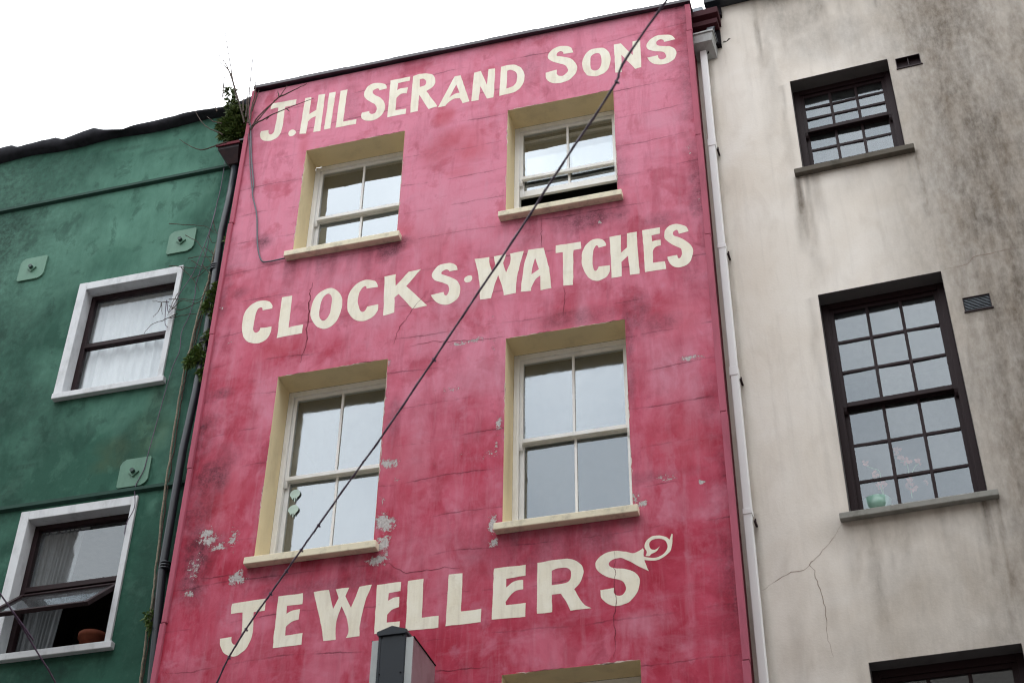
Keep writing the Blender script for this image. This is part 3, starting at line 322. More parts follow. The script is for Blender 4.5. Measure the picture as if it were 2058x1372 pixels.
def pink_wall_mat():
    q = NT('weathered_pink_render')
    deep, mid, pale = (.36, .021, .044), (.55, .080, .136), (.69, .25, .345)
    n1 = q.noise(1.6, 6, .6, dist=.4); n2 = q.noise(5.0, 6, .65, (1, 1, .45), .6); nf = q.noise(46, 5, .65); nv = q.noise(140, 3, .6)
    c = q.mix(q.ramp(n1, .3, .7), deep, mid)
    c = q.mix(q.ramp(n2, .42, .75, 0, .55), c, mid)
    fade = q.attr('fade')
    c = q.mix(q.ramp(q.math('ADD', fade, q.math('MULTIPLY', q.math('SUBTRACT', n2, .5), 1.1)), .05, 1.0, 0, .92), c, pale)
    # touched-up patches with soft brushed edges, lighter and darker than the coat below
    for (sc1, lo, col, k, ds) in ((1.5, .53, pale, .34, .25), (2.1, .55, deep, .40, .3), (3.4, .58, (.60, .25, .34), .30, .2), (2.8, .59, (.27, .025, .05), .34, .35)):
        c = q.mix(q.ramp(q.noise(sc1, 5, .62, (1, 1, .8), ds), lo, lo + .075, 0, k), c, col)
    c = q.mix(q.ramp(q.noise(2.6, 6, .68, (.45, 1, 1.3), .5), .50, .70, 0, .26), c, (.29, .026, .05))
    c = q.mix(q.ramp(q.noise(3.7, 6, .68, (.55, 1, 1.2), .5), .52, .70, 0, .26), c, (.62, .26, .35))
    # vertical brush and rain streaks in the wash
    st = q.noise(9, 6, .68, (1, 1, .09), .3); c = q.mix(q.ramp(st, .5, .72, 0, .28), c, (.60, .30, .38))
    st2 = q.noise(6.5, 6, .68, (1, 1, .14), .4); c = q.mix(q.ramp(st2, .52, .75, 0, .34), c, (.25, .028, .055))
    c = q.mix(q.math('MULTIPLY', q.attr('red'), q.ramp(n2, .25, .6, .35, .95)), c, (.50, .085, .115))
    c = q.mix(q.math('MULTIPLY', q.attr('pale'), q.ramp(n2, .2, .6, .2, .8)), c, (.64, .30, .39))
    # lift lines of the old render: hairline, wandering, broken
    sp = q.n('SeparateXYZ'); q.l(q.obj_co(), sp.inputs[0])
    zw = q.math('ADD', sp.outputs['Z'], q.math('ADD', q.math('MULTIPLY', q.noise(.6, 2), .22), q.math('MULTIPLY', q.noise(7, 5, .7), .045)))
    fr = q.math('ABSOLUTE', q.math('SUBTRACT', q.math('FRACT', q.math('DIVIDE', zw, .43)), .5))
    brk = q.ramp(q.noise(1.5, 5, .65), .45, .62); jt = q.math('MULTIPLY', q.ramp(fr, .008, .022, 1.0, 0.0), brk)
    halo = q.math('MULTIPLY', q.ramp(fr, .02, .12, 1.0, 0.0), q.math('MULTIPLY', brk, q.ramp(q.noise(20, 6, .7), .4, .65)))
    c = q.mix(q.math('MULTIPLY', halo, .3), c, (.15, .035, .05)); c = q.mix(q.math('MULTIPLY', jt, .6), c, (.10, .022, .035))
    # pits and specks
    c = q.mix(q.math('MULTIPLY', q.ramp(nf, .66, .74), q.ramp(q.noise(3, 4), .45, .7, .05, .5)), c, (.16, .03, .05))
    # soot and mould
    gr = q.math('MULTIPLY', q.attr('grime'), q.ramp(nf, .32, .60, .55, 1.0)); gr = q.math('MULTIPLY', gr, q.ramp(q.noise(12, 6, .7), .3, .58, .35, 1.0))
    c = q.mix(q.math('MULTIPLY', gr, 1.0, True), c, (.042, .020, .028))
    # paint flaked off down to the grey render
    pe = q.math('ADD', q.attr('peel'), q.math('MULTIPLY', q.math('SUBTRACT', q.math('ADD', q.math('MULTIPLY', q.noise(15, 7, .75, dist=.6), .6), q.math('MULTIPLY', q.noise(48, 8, .78), .4)), .5), 2.6))
    pk = q.ramp(pe, .60, .66)
    edge = q.math('MULTIPLY', q.ramp(pe, .50, .60), q.math('SUBTRACT', 1.0, pk))
    c = q.mix(q.math('MULTIPLY', edge, .5), c, (.20, .03, .05))
    c = q.mix(pk, c, q.mix(q.ramp(nf, .35, .65), (.34, .32, .31), (.60, .57, .56)))
    h = q.math('ADD', q.math('MULTIPLY', nf, .5), q.math('ADD', q.math('MULTIPLY', n2, .9), q.math('MULTIPLY', nv, .25)))
    h = q.math('SUBTRACT', h, q.math('MULTIPLY', pk, 1.6)); h = q.math('SUBTRACT', h, q.math('MULTIPLY', jt, .5))
    q.bump(h, .35, .008)
    return q.fin(c, .82, .15)
def green_wall_mat():
    q = NT('weathered_green_render')
    n1 = q.noise(1.5, 6, .6, dist=.5); n2 = q.noise(5, 6, .65, (1, 1, .5), .5); nf = q.noise(50, 5, .65)
    c = q.mix(q.ramp(n1, .3, .7), (.017, .070, .048), (.034, .118, .082))
    c = q.mix(q.ramp(q.math('ADD', q.attr('pale'), q.math('MULTIPLY', q.math('SUBTRACT', n2, .5), .8)), .05, 1.0, 0, .9), c, (.125, .285, .215))
    c = q.mix(q.math('MULTIPLY', q.attr('red'), q.ramp(n2, .3, .6, .2, .6)), c, (.10, .12, .055))
    st = q.noise(13, 5, .6, (1, 1, .07)); c = q.mix(q.ramp(st, .55, .85, 0, .35), c, (.015, .06, .042))
    c = q.mix(q.ramp(q.noise(2.7, 6, .66, (1, 1, .8), .3), .53, .62, 0, .34), c, (.090, .21, .155)); c = q.mix(q.ramp(q.noise(3.6, 6, .66, (1, 1, .7), .4), .55, .63, 0, .45), c, (.014, .052, .037))
    c = q.mix(q.ramp(q.noise(20, 6, .72), .60, .68, 0, .3), c, (.10, .20, .15))
    gr = q.math('MULTIPLY', q.attr('grime'), q.ramp(q.noise(14, 6, .7), .3, .62, .3, 1.0))
    c = q.mix(q.math('MULTIPLY', gr, .9), c, (.010, .026, .020))
    c = q.mix(q.math('MULTIPLY', q.ramp(nf, .66, .74), .3), c, (.014, .045, .034))
    q.bump(q.math('ADD', q.math('MULTIPLY', nf, .5), n2), .35, .008)
    return q.fin(c, .8, .18)
def beige_wall_mat():
    q = NT('stained_cream_render')
    n1 = q.noise(1.3, 6, .6, dist=.5); n2 = q.noise(4.5, 6, .65, (1, 1, .4), .5); nf = q.noise(42, 5, .65)
    c = q.mix(q.ramp(n1, .3, .7), (.74, .675, .595), (.83, .785, .725))
    c = q.mix(q.ramp(n2, .5, .8, 0, .35), c, (.48, .41, .34))
    st = q.noise(10, 5, .6, (1, 1, .06)); c = q.mix(q.ramp(st, .52, .85, 0, .3), c, (.40, .36, .32))
    gr = q.math('MULTIPLY', q.attr('grime'), q.math('MULTIPLY', q.ramp(q.noise(6, 6, .68, (1, 1, .24)), .25, .65, .6, 1.0), q.ramp(q.noise(15, 6, .7, (1, 1, .5)), .3, .6, .72, 1.0)))
    c = q.mix(q.math('MULTIPLY', gr, .95), c, q.mix(q.ramp(n2, .35, .65), (.062, .045, .030), (.130, .098, .068)))
    c = q.mix(q.math('MULTIPLY', q.ramp(nf, .64, .74), .25), c, (.30, .26, .22))
    q.bump(q.math('ADD', q.math('MULTIPLY', nf, .6), n2), .4, .008)
    return q.fin(c, .85, .12)
def letter_mat():
    q = NT('old_cream_sign_paint')
    n1 = q.noise(3, 6, .6); n2 = q.noise(30, 6, .7); st = q.noise(18, 6, .65, (1, 1, .12))
    c = q.mix(q.ramp(n1, .3, .7), (.82, .76, .60), (.88, .85, .74))
    c = q.mix(q.ramp(st, .48, .7, 0, .38), c, (.60, .53, .42))
    c = q.mix(q.math('MULTIPLY', q.ramp(n2, .62, .72), .5), c, (.55, .33, .32))
    c = q.mix(q.ramp(q.noise(2.6, 5, .65, dist=.8), .55, .62, 0, .22), c, (.60, .53, .40))
    c = q.mix(q.ramp(q.noise(9, 6, .65), .6, .85, 0, .35), c, (.42, .34, .27))
    q.bump(q.math('ADD', q.noise(46, 5, .65), n1), .3, .006)
    return q.fin(c, .7, .2)

M = dict(
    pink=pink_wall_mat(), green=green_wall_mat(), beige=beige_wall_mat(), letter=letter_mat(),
    pinktrim=painted('pink_corner_paint', (.42, .10, .15), (.09, .02, .03), .7, .7, .2, 5, (1, 1, .25)),
    maroon=painted('maroon_side_paint', (.12, .012, .022), (.03, .006, .01), .6, .7, .2, 4),  # deeper red than the front wall
    cornice=painted('dark_maroon_moulding', (.050, .009, .014), (.04, .01, .014), .7, .7, .2, 6),
    cream=painted('cream_reveal_paint', (.80, .67, .43), (.22, .15, .07), .40, .7, .2, 4, (1, 1, .3), (.60, .50, .36)),
    sill=painted('cream_sill_paint', (.76, .69, .52), (.10, .08, .06), .75, .65, .25, 9, (1, 1, 1), (.34, .28, .22)),
    white=painted('white_sash_paint', (.86, .86, .85), (.40, .36, .30), .35, .45, .4, 7, (1, 1, .5), (.55, .52, .46), .08),
    brown=painted('dark_brown_sash_paint', (.022, .010, .012), (.010, .007, .008), .4, .5, .2, 7, (1, 1, .5), None, .08),
    greyreveal=painted('grey_reveal_paint', (.16, .15, .15), (.05, .05, .05), .5, .7, .2, 5),
    stonesill=painted('grey_stone_sill', (.28, .275, .25), (.06, .06, .04), .8, .75, .2, 9, (1, 1, 1)),
    oldsill=painted('mossy_stone_sill', (.12, .105, .085), (.03, .03, .02), .9, .8, .2, 9, (1, 1, 1)),
    surround=painted('grey_white_surround_paint', (.66, .68, .70), (.12, .13, .13), .55, .65, .25, 8, (1, 1, .5), (.34, .33, .32)),
    black=plain('black_cast_iron', (.018, .024, .032), .4, .5), felt=plain('black_roofing_felt', (.022, .022, .028), .75, .2, 0, .5, 8),
    coping=plain('dark_metal_coping', (.030, .020, .030), .35, .5, 0, .4, 5),
    pipewhite=painted('white_plastic_pipe', (.90, .91, .91), (.46, .44, .42), .2, .35, .45, 5, (1, 1, .2), None, .03),
    hopper=painted('grey_hopper_paint', (.38, .39, .385), (.10, .10, .08), .8, .5, .3, 7),
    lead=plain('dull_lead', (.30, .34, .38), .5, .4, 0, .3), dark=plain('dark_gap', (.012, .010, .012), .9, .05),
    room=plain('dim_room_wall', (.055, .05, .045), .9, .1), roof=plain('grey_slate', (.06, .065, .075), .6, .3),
    cable=plain('black_cable', (.085, .055, .095), .45, .4, 0, .3, 40), greycable=plain('grey_cable', (.10, .10, .12), .5, .4, 0, .3, 40),
    stem=plain('dry_vine_bark', (.075, .055, .045), .8, .2, 0, .5, 40), palestem=plain('pale_dry_stem', (.24, .21, .16), .8, .2, 0, .4, 40),
    chipdark=plain('dark_paint_edge', (.10, .035, .035), .9, .1), chippale=plain('pale_paint_edge', (.66, .55, .50), .8, .1),
    crack=plain('hairline_crack', (.17, .04, .055), .95, .05), crackb=plain('hairline_crack_in_cream', (.27, .19, .15), .95, .05),
    plate=painted('green_plate_paint', (.115, .245, .175), (.03, .07, .05), .5, .55, .35, 9), bolt=plain('green_black_iron', (.03, .065, .055), .5, .4),
    string=painted('green_string_paint', (.020, .060, .045), (.008, .022, .018), .7, .7, .2, 5),  # green darkened to stand for the shadow line under the ledge
    dullcurtain=plain('grey_net_curtain', (.19, .20, .21), .9, .1, 0, .1, 4),  # white net with the dark corner vignette put into its colour
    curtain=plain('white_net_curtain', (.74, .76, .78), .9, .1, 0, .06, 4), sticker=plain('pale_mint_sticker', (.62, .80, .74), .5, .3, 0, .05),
    terracotta=plain('terracotta', (.20, .055, .03), .8, .2), mint=plain('mint_glaze', (.24, .42, .34), .3, .5, 0, .06),
    petal=plain('coral_petals', (.55, .20, .17), .7, .2, 0, .3, 30), leafgreen=plain('orchid_green', (.30, .48, .26), .5, .3),
    signbody=painted('slate_grey_sign_metal', (.024, .030, .038), (.012, .014, .018), .5, .45, .3, 6, (1, 1, .3), None, .05),
    signpanel=painted('dull_lilac_sign_panel', (.25, .19, .205), (.07, .03, .035), .9, .35, .4, 5, (1, 1, .6), None, .03),
    signtrim=painted('off_white_sign_edge', (.44, .47, .47), (.16, .16, .18), .5, .4, .4, 8),
    asphalt=plain('asphalt', (.05, .05, .052), .85, .2, 0, .3, 8), paving=plain('concrete_paving', (.14, .135, .13), .8, .2, 0, .2, 3),
    render=painted('dull_house_render', (.15, .135, .12), (.06, .055, .05), .5), ground=plain('ground_dust', (.07, .065, .06), .9, .1),
    g_high=glass('old_pane_high', 3.5, (.8, .8, .78), .02, .03, .05), g_low=glass('old_pane_low', 3.0, (.8, .82, .8), .06, .05, .10),
    g_dark=glass('old_pane_dull', 2.4, (.8, .82, .82), .05, .03, .07),
    g_beige=glass('small_pane', 2.15, (.92, .95, .95), .05, .05, .05), g_green=glass('modern_pane', 1.85, (.96, .97, .97), .01, .01, .02))
q = NT('fern_leaf'); c_ = q.mix(q.n('ObjectInfo').outputs['Random'], (.055, .115, .022), (.10, .16, .03))
c_ = q.mix(q.ramp(q.noise(30, 3), .3, .7), c_, (.13, .20, .045)); M['leaf'] = q.fin(c_, .55, .3)
q = NT('bush_leaf'); c_ = q.mix(q.ramp(q.noise(22, 4), .3, .7), (.040, .075, .020), (.12, .155, .045)); M['bush'] = q.fin(c_, .55, .3)

# ------------------------------------------------------------------ walls with window openings and weathering maps
def wall(name, x0, x1, z0, z1, holes, step, mat, parent, maps):
    def cuts(a, b, extra):
        e = sorted({a, b, *[round(t, 4) for t in extra if a < t < b]}); out = []
        for p, q_ in zip(e[:-1], e[1:]):
            n = max(1, int(math.ceil((q_ - p) / step))); out += [p + (q_ - p) * i / n for i in range(n)]
        return np.array(out + [b])
    xs = cuts(x0, x1, [t for h in holes for t in h[:2]]); zs = cuts(z0, z1, [t for h in holes for t in h[2:]])
    nx, nz = len(xs), len(zs); X, Z = np.meshgrid(xs, zs)
    keep = np.ones((nz - 1, nx - 1), bool); cx = (xs[1:] + xs[:-1]) / 2; cz = (zs[1:] + zs[:-1]) / 2
    for (a, b, c, d) in holes: keep &= ~(((cx > a) & (cx < b))[None, :] & ((cz > c) & (cz < d))[:, None])
    idx = np.arange(nx * nz).reshape(nz, nx)
    q = np.stack([idx[:-1, :-1], idx[:-1, 1:], idx[1:, 1:], idx[1:, :-1]], -1)[keep]
    me = bpy.data.meshes.new(name); nv = nx * nz
    me.vertices.add(nv); me.vertices.foreach_set('co', np.stack([X, np.zeros_like(X), Z], -1).astype(np.float32).ravel())
    me.loops.add(q.size); me.loops.foreach_set('vertex_index', q.astype(np.int32).ravel())
    me.polygons.add(len(q)); me.polygons.foreach_set('loop_start', (np.arange(len(q)) * 4).astype(np.int32))
    me.update(calc_edges=True); me.validate()
    for k, fn in maps.items():
        a = me.attributes.new(k, 'FLOAT', 'POINT'); a.data.foreach_set('value', np.clip(fn(X, Z), 0, 1).astype(np.float32).ravel())
    me.materials.append(mat)
    o = bpy.data.objects.new(name, me); COL.objects.link(o); o.parent = parent; OFF[o.name] = (0, 0, 0)
    return o
FP = Matrix.Identity(4); FG = Matrix.Translation((0, .30, 0))
FB = Matrix.Translation((5.4, .35, 0)) @ Matrix.Rotation(R_(-2.874), 4, 'Z')

# ------------------------------------------------------------------ window builders (house frame: x along, y inward, z up)
def reveal(win, xl, xr, zt, zb, d, mat):
    m = MB(); e = -.004
    m.add([(xl, e, zb), (xl, d, zb), (xl, d, zt), (xl, e, zt)], [(0, 1, 2, 3)])
    m.add([(xr, e, zb), (xr, d, zb), (xr, d, zt), (xr, e, zt)], [(3, 2, 1, 0)])
    m.add([(xl, e, zt), (xr, e, zt), (xr, d, zt), (xl, d, zt)], [(0, 1, 2, 3)])
    m.add([(xl, 0, zb - .002), (xr, 0, zb - .002), (xr, d, zb - .002), (xl, d, zb - .002)], [(3, 2, 1, 0)])
    return obj('reveal', m, mat, win)
def room(win, xl, xr, zt, zb, d):
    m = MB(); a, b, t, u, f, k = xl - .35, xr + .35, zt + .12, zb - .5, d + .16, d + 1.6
    m.add([(a, f, u), (b, f, u), (b, f, t), (a, f, t), (a, k, u), (b, k, u), (b, k, t), (a, k, t)],
          [(4, 5, 6, 7), (0, 4, 7, 3), (1, 2, 6, 5), (3, 7, 6, 2), (0, 1, 5, 4)])
    # the wall round the opening, inside
    m.add([(a, f, u), (b, f, u), (b, f, t), (a, f, t), (xl, f, zb - .06), (xr, f, zb - .06), (xr, f, zt), (xl, f, zt)],
          [(0, 1, 5, 4), (1, 2, 6, 5), (2, 3, 7, 6), (3, 0, 4, 7)])
    return obj('interior', m, M['room'], win)
def sash_window(house, xl, xr, zt, zb, zm, d, paint, rev, sillmat, pane_u, pane_l, cols=2, rows=1, lift=0.0, fw=.045, sw=.048, bar=.026, horn=.07, sillh=.075, sillp=.095, over=.06, brail=.085, mrail=.045):
    w = obj('window', MB().box(xl, xl + fw, d, d + .14, zb - .03, zt, .004).box(xr - fw, xr, d, d + .14, zb - .03, zt, .004)
            .box(xl + fw, xr - fw, d + .001, d + .139, zt - fw, zt - .001, .004).box(xl + fw, xr - fw, d + .001, d + .139, zb - .055, zb - .012)
            .box(xl + fw, xl + fw + .012, d + .004, d + .016, zb - .01, zt - fw).box(xr - fw - .012, xr - fw, d + .004, d + .016, zb - .01, zt - fw)
            .box(xl + fw, xr - fw, d + .003, d + .017, zt - fw - .012, zt - fw), paint, house)
    a, b = xl + fw + .002, xr - fw - .002; t, u = zt - fw - .002, zb - .01
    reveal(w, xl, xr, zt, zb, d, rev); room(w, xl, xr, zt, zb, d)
    if sillmat:
        m = MB(); s0, s1 = xl - over, xr + over
        m.box(s0, s1, -sillp, -.001, zb - sillh, zb + .0, .007)
        m.add([(xl, -.01, zb + .001), (xr, -.01, zb + .001), (xr, d, zb + .03), (xl, d, zb + .03)], [(0, 1, 2, 3)])
        m.v = [(x, y + (.006 * (float(vnoise(np.array(x), np.array(z), 5., 2)) - .5) if y < -.02 else 0), z + (.007 * (float(vnoise(np.array(x), np.array(y), 6., 5)) - .5) if z < zb - .02 else 0)) for (x, y, z) in m.v]
        obj('sill', m, sillmat, w)
    def sash(name, y0, z0, z1, top, bot, up):
        m = MB().box(a, a + sw, y0, y0 + .042, z0, z1, .003).box(b - sw, b, y0, y0 + .042, z0, z1, .003)
        m.box(a + sw, b - sw, y0 + .001, y0 + .041, z1 - top, z1 - .001, .003).box(a + sw, b - sw, y0 + (-.004 if up else .001), y0 + .041, z0 + .001, z0 + bot, .003)
        if up and horn:
            for p, q_ in ((a, a + sw * .8), (b - sw * .8, b)):
                m.prism([(y0 + .002, z0 - .001), (y0 + .04, z0 - .001), (y0 + .036, z0 - horn * .6), (y0 + .022, z0 - horn), (y0 + .008, z0 - horn * .55)], 0, p, q_)
        obj(name, m, paint, w)
        gx = [a + sw + (b - a - 2 * sw) * i / cols for i in range(cols + 1)]; gz = [z0 + bot + (z1 - top - z0 - bot) * i / rows for i in range(rows + 1)]
        for i in range(1, cols): obj('glazing_bar', MB().box(gx[i] - bar / 2, gx[i] + bar / 2, y0 + .006, y0 + .036, z0 + bot, z1 - top, .003), paint, w)
        for i in range(1, rows): obj('glazing_bar', MB().box(a + sw, b - sw, y0 + .009, y0 + .033, gz[i] - bar / 2, gz[i] + bar / 2, .003), paint, w)
        for i in range(cols):
            for j in range(rows):
                tl = random.uniform(-.0035, .0035); tz = random.uniform(-.003, .003); y = y0 + .021
                obj('pane', MB().add([(gx[i], y - tl - tz, gz[j]), (gx[i + 1], y + tl - tz, gz[j]), (gx[i + 1], y + tl + tz, gz[j + 1]), (gx[i], y - tl + tz, gz[j + 1]),
                                      (gx[i], y - tl - tz + .003, gz[j]), (gx[i + 1], y + tl - tz + .003, gz[j]), (gx[i + 1], y + tl + tz + .003, gz[j + 1]), (gx[i], y - tl + tz + .003, gz[j + 1])],
                                     [(0, 1, 2, 3), (7, 6, 5, 4), (0, 4, 5, 1), (1, 5, 6, 2), (2, 6, 7, 3), (3, 7, 4, 0)]), pane_u if up else pane_l, w)
    sash('upper_sash', d + .022, zm, t, .05, mrail, True)
    sash('lower_sash', d + .072, u + lift, min(zm + .045 + lift, t), .045, brail, False)
    return w

# ================================================================== THE PINK HOUSE
pink = thing('pink_house', 'tall deep pink rendered house with big cream painted lettering and sash windows', 'house')
PW = [(.825, 2.04, 13.863, 12.255, 13.03), (3.268, 4.486, 13.863, 12.262, 13.065), (.85, 2.05, 10.60, 8.45, 9.52), (3.296, 4.505, 10.612, 8.458, 9.56),
      (.85, 2.06, 7.01, 4.9, 6.0), (3.316, 4.513, 7.012, 4.9, 6.0)]
def edge_dirt(X, Z):                  # mould creeping in from the corner strips and under the coping
    d = np.minimum(X, 5.4 - X)
    return np.clip(.95 - d / .34, 0, 1) * np.clip(fbm(X, Z, 1.9, 5, 3) * 3 - 1.05, 0, 1) + np.clip(1 - (15.02 - Z) / .22, 0, 1) * .55 * fbm(X, Z, 3, 4, 12)
def peelmap(X, Z):
    m = np.zeros_like(X)
    for (x, z, rx, rz, s_) in D['peel']:
        d = np.sqrt(((X - x) / rx) ** 2 + ((Z - z) / rz) ** 2); m = np.maximum(m, s_ ** .6 * np.clip(1.02 - .42 * d, 0, 1))
    return m * .92
def under_sill(X, Z):
    m = np.zeros_like(X)
    for (a, b, t, u, _) in PW:
        m = np.maximum(m, ((X > a - .08) & (X < b + .1)) * np.clip(1 - (u - .07 - Z) / .55, 0, 1) * (Z < u - .05) * np.clip(drips(X, Z, 21) * 3.4 - 1.5, 0, 1) * .55)
    return m
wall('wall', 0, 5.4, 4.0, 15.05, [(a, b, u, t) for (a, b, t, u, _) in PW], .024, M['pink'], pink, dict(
    fade=lambda X, Z: .40 - .22 * np.clip(1 - np.minimum(X, 5.4 - X) / .8, 0, 1) + 1.15 * (fbm(X, Z, .9, 5, 4) - .5) + .70 * np.clip((Z - 9.6) / 4.0, -1, 1) + .35 * (fbm(X, Z, 4, 4, 6) - .5),  # mottled fading, plus flare at the top and darker bottom and sides painted in
    red=lambda X, Z: blobs(X, Z, D['red'], 5, .7, 2.5), pale=lambda X, Z: blobs(X, Z, D['pale'], 8, .8, 2.2),
    grime=lambda X, Z: np.maximum(np.maximum(blobs(X, Z, D['grime'], 11, .9, 4), edge_dirt(X, Z) * .8), under_sill(X, Z)),
    peel=lambda X, Z: peelmap(X, Z)))
obj('lower_wall', MB().box(0, 5.4, .0, .3, 0, 3.999), M['pink'], pink)
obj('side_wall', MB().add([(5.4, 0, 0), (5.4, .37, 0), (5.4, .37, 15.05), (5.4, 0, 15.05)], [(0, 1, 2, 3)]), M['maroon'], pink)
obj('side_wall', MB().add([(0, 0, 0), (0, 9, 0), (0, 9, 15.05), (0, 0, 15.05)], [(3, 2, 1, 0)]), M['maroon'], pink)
obj('back_wall', MB().box(0.01, 5.39, 8.6, 9, 0, 15.0), M['render'], pink)
obj('roof', MB().add([(0, .05, 15.06), (5.4, .05, 15.03), (5.4, 4.5, 16.6), (0, 4.5, 16.6), (0, 9, 15.0), (5.4, 9, 15.0)], [(0, 1, 2, 3), (3, 2, 5, 4)]), M['roof'], pink)
m = MB()
for i in range(9):                      # coping sheets with lapped joints
    x0, x1 = .02 + 5.4 * i / 9, .02 + 5.4 * (i + 1) / 9; za, zb_ = 15.088 - .075 * i / 9, 15.088 - .075 * (i + 1) / 9; k = .003 * (i % 2)
    m.add([(x, y, z + h) for (x, z) in ((x0, za), (x1 + .012, zb_)) for y in (-.055 - k, .12) for h in (0, .044 + k)],
          [(0, 1, 3, 2), (4, 6, 7, 5), (0, 4, 5, 1), (2, 3, 7, 6), (0, 2, 6, 4), (1, 5, 7, 3)])
obj('coping', m, M['coping'], pink)
m = MB()                                 # the raised strip up each corner
zz = [4.0, 6.1, 7.9, 9.6, 11.3, 12.9, 14.3]
for a, b in zip(zz[:-1], zz[1:]): m.box(-.012 + .008 * math.sin(a), .042 + .008 * math.sin(a), -.035, .06, a, b - .004, .008)
obj('corner_strip', m.box(-.006, .045, -.03, .06, 14.3, 15.08, .008), M['pinktrim'], pink)
m = MB(); zz = [4.0, 6.9, 9.35, 11.5, 12.9, 14.55, 15.0]
for i, (a, b) in enumerate(zip(zz[:-1], zz[1:])): m.box(5.352 + .006 * (i % 2), 5.412 + .004 * (i % 2), -.03, .05, a, b - .005, .006)
obj('corner_strip', m, M['pinktrim'], pink)
for i, (a, b, t, u, zm) in enumerate(PW):
    gl = [(M['g_high'], M['g_high'])] * 2 + [(M['g_low'], M['g_low']), (M['g_low'], M['g_dark'])] + [(M['g_dark'], M['g_dark'])] * 2
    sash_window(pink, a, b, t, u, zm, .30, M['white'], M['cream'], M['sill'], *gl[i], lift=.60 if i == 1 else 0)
# lettering, each letter its own coat of paint
def curve_loop(txt):
    P = []
    for t in txt.split():
        s_ = t.endswith('~'); x, z = t.rstrip('~').split(','); P.append((Vector((float(x), float(z))), s_))
    out = []; n = len(P)
    for i in range(n):
        (p1, s1), (p2, s2) = P[i], P[(i + 1) % n]; p0 = P[i - 1][0] if s1 else p1; p3 = P[(i + 2) % n][0] if s2 else p2
        if not (s1 or s2): out.append(p1); continue
        for k in range(5):
            t = k / 5
            out.append(.5 * ((2 * p1) + (p2 - p0) * t + (2 * p0 - 5 * p1 + 4 * p2 - p3) * t * t + (3 * p1 - p0 - 3 * p2 + p3) * t ** 3))
    return out
def fine(loop, step=.05):
    out = []
    for i, p in enumerate(loop):
        q_ = loop[(i + 1) % len(loop)]; n = max(1, int((q_ - p).length / step))
        for k in range(n):
            c = p.lerp(q_, k / n)
            j = Vector((vnoise(np.array(c.x), np.array(c.y), 22., 3) - .5, vnoise(np.array(c.x), np.array(c.y), 22., 8) - .5)) * .007
            out.append(c + Vector((float(j[0]), float(j[1]))))
    return out
for line in LETTERS.strip().split('\n'):
    ch, rest = line.split(':', 1)
    loops = [fine(curve_loop(l_)) for l_ in rest.split(';')]
    y = -.0015; m = MB(); V = [[Vector((p.x, y, p.y)) for p in lp] for lp in loops]
    flat = [v for lp in V for v in lp]; m.add(flat, [tuple(t) for t in tessellate_polygon(V)])
    k = 0
    for lp in V:                          # the thickness of the paint film
        n = len(lp); b = len(m.v); m.v += [(p.x, -.0002, p.z) for p in lp]
        m.f += [(k + i, k + (i + 1) % n, b + (i + 1) % n, b + i) for i in range(n)]; k += n
    nm = 'painted_dot' if ch == 'dot' else 'painted_flourish' if ch == 'flourish' else 'painted_letter'
    obj(nm, m, M['letter'], pink)
def crack(pts, house, w, mat, y=-.0012):
    P = [Vector((p[0], 0, p[1])) for p in pts]; out = []
    for a, b in zip(P[:-1], P[1:]):
        n = max(2, int((b - a).length / .035))
        for k in range(n):
            c = a.lerp(b, k / n); out.append(c + Vector((random.uniform(-1, 1) * .008, 0, random.uniform(-1, 1) * .008)))
    out.append(P[-1]); m = MB(); n = len(out)
    for i, p in enumerate(out):
        t = (out[min(i + 1, n - 1)] - out[max(i - 1, 0)]).normalized(); s_ = Vector((-t.z, 0, t.x)) * w * random.uniform(.45, 1.3) * min(1, .3 + 2.2 * min(i, n - 1 - i) / n)
        m.v += [(p.x + s_.x, y, p.z + s_.z), (p.x - s_.x, y, p.z - s_.z)]
    m.f += [(2 * i, 2 * i + 1, 2 * i + 3, 2 * i + 2) for i in range(n - 1)]
    return obj('crack', m, mat, house)
for (a, b, t, u, _) in PW[:4] + PW[5:]:   # broken paint along the arrises of the openings
    for k in range(5):
        p = a + (b - a) * random.random() * .8; q_ = min(b, p + random.uniform(.1, .4))
        crack([(p, t + .003), (q_, t + .003)], pink, .004, M['chipdark' if k % 2 else 'chippale'], -.0025)
    for x in (a, b):
        for k in range(4):
            p = u + (t - u) * random.random() * .85; crack([(x + (.003 if x == b else -.003), p), (x + (.003 if x == b else -.003), min(t, p + random.uniform(.08, .4)))], pink, .0035, M['chippale'], -.0025)
for i, c in enumerate(D['crack_p']): crack(c, pink, [.003, .006, .003, .003, .0024, .0022, .0024, .0022, .0024][i], M['crack'], -.0022)

# ================================================================== THE GREEN HOUSE
green = thing('green_house', 'dark green rendered house with white framed windows and wavy black eaves felt', 'house', frame=FG)
GW = [(-1.915, -.75, 12.57, 11.065), (-1.945, -.765, 9.475, 7.93)]
wall('wall', -6.5, 0, 4.0, 15.12, [(a, b, u, t) for (a, b, t, u) in GW], .03, M['green'], green, dict(
    pale=lambda X, Z: np.maximum(blobs(X, Z, D['gpale'], 8, .8, 2.0) * .9, .24 + 1.7 * (fbm(X, Z, 1.0, 5, 40) - .5) + .26 * np.clip((Z - 11) / 3, -1, 1)),
    red=lambda X, Z: blobs(X, Z, D['grust'], 5, .8, 2.5),
    grime=lambda X, Z: np.maximum(np.maximum(blobs(X, Z, D['ggrime'], 11, .8, 2.5), np.clip(.9 - (0 - X) / .45, 0, 1) * fbm(X, Z, 1.5, 4, 2) * 1.2),
                                  np.maximum(np.clip((-1.7 - X) / 1.9, 0, .85) * (.45 + fbm(X, Z, .8, 4, 9)), np.clip(1 - (15.12 - Z) / .25, 0, 1) * .7))))  # left end: grime mixed with lens vignette put into the colour
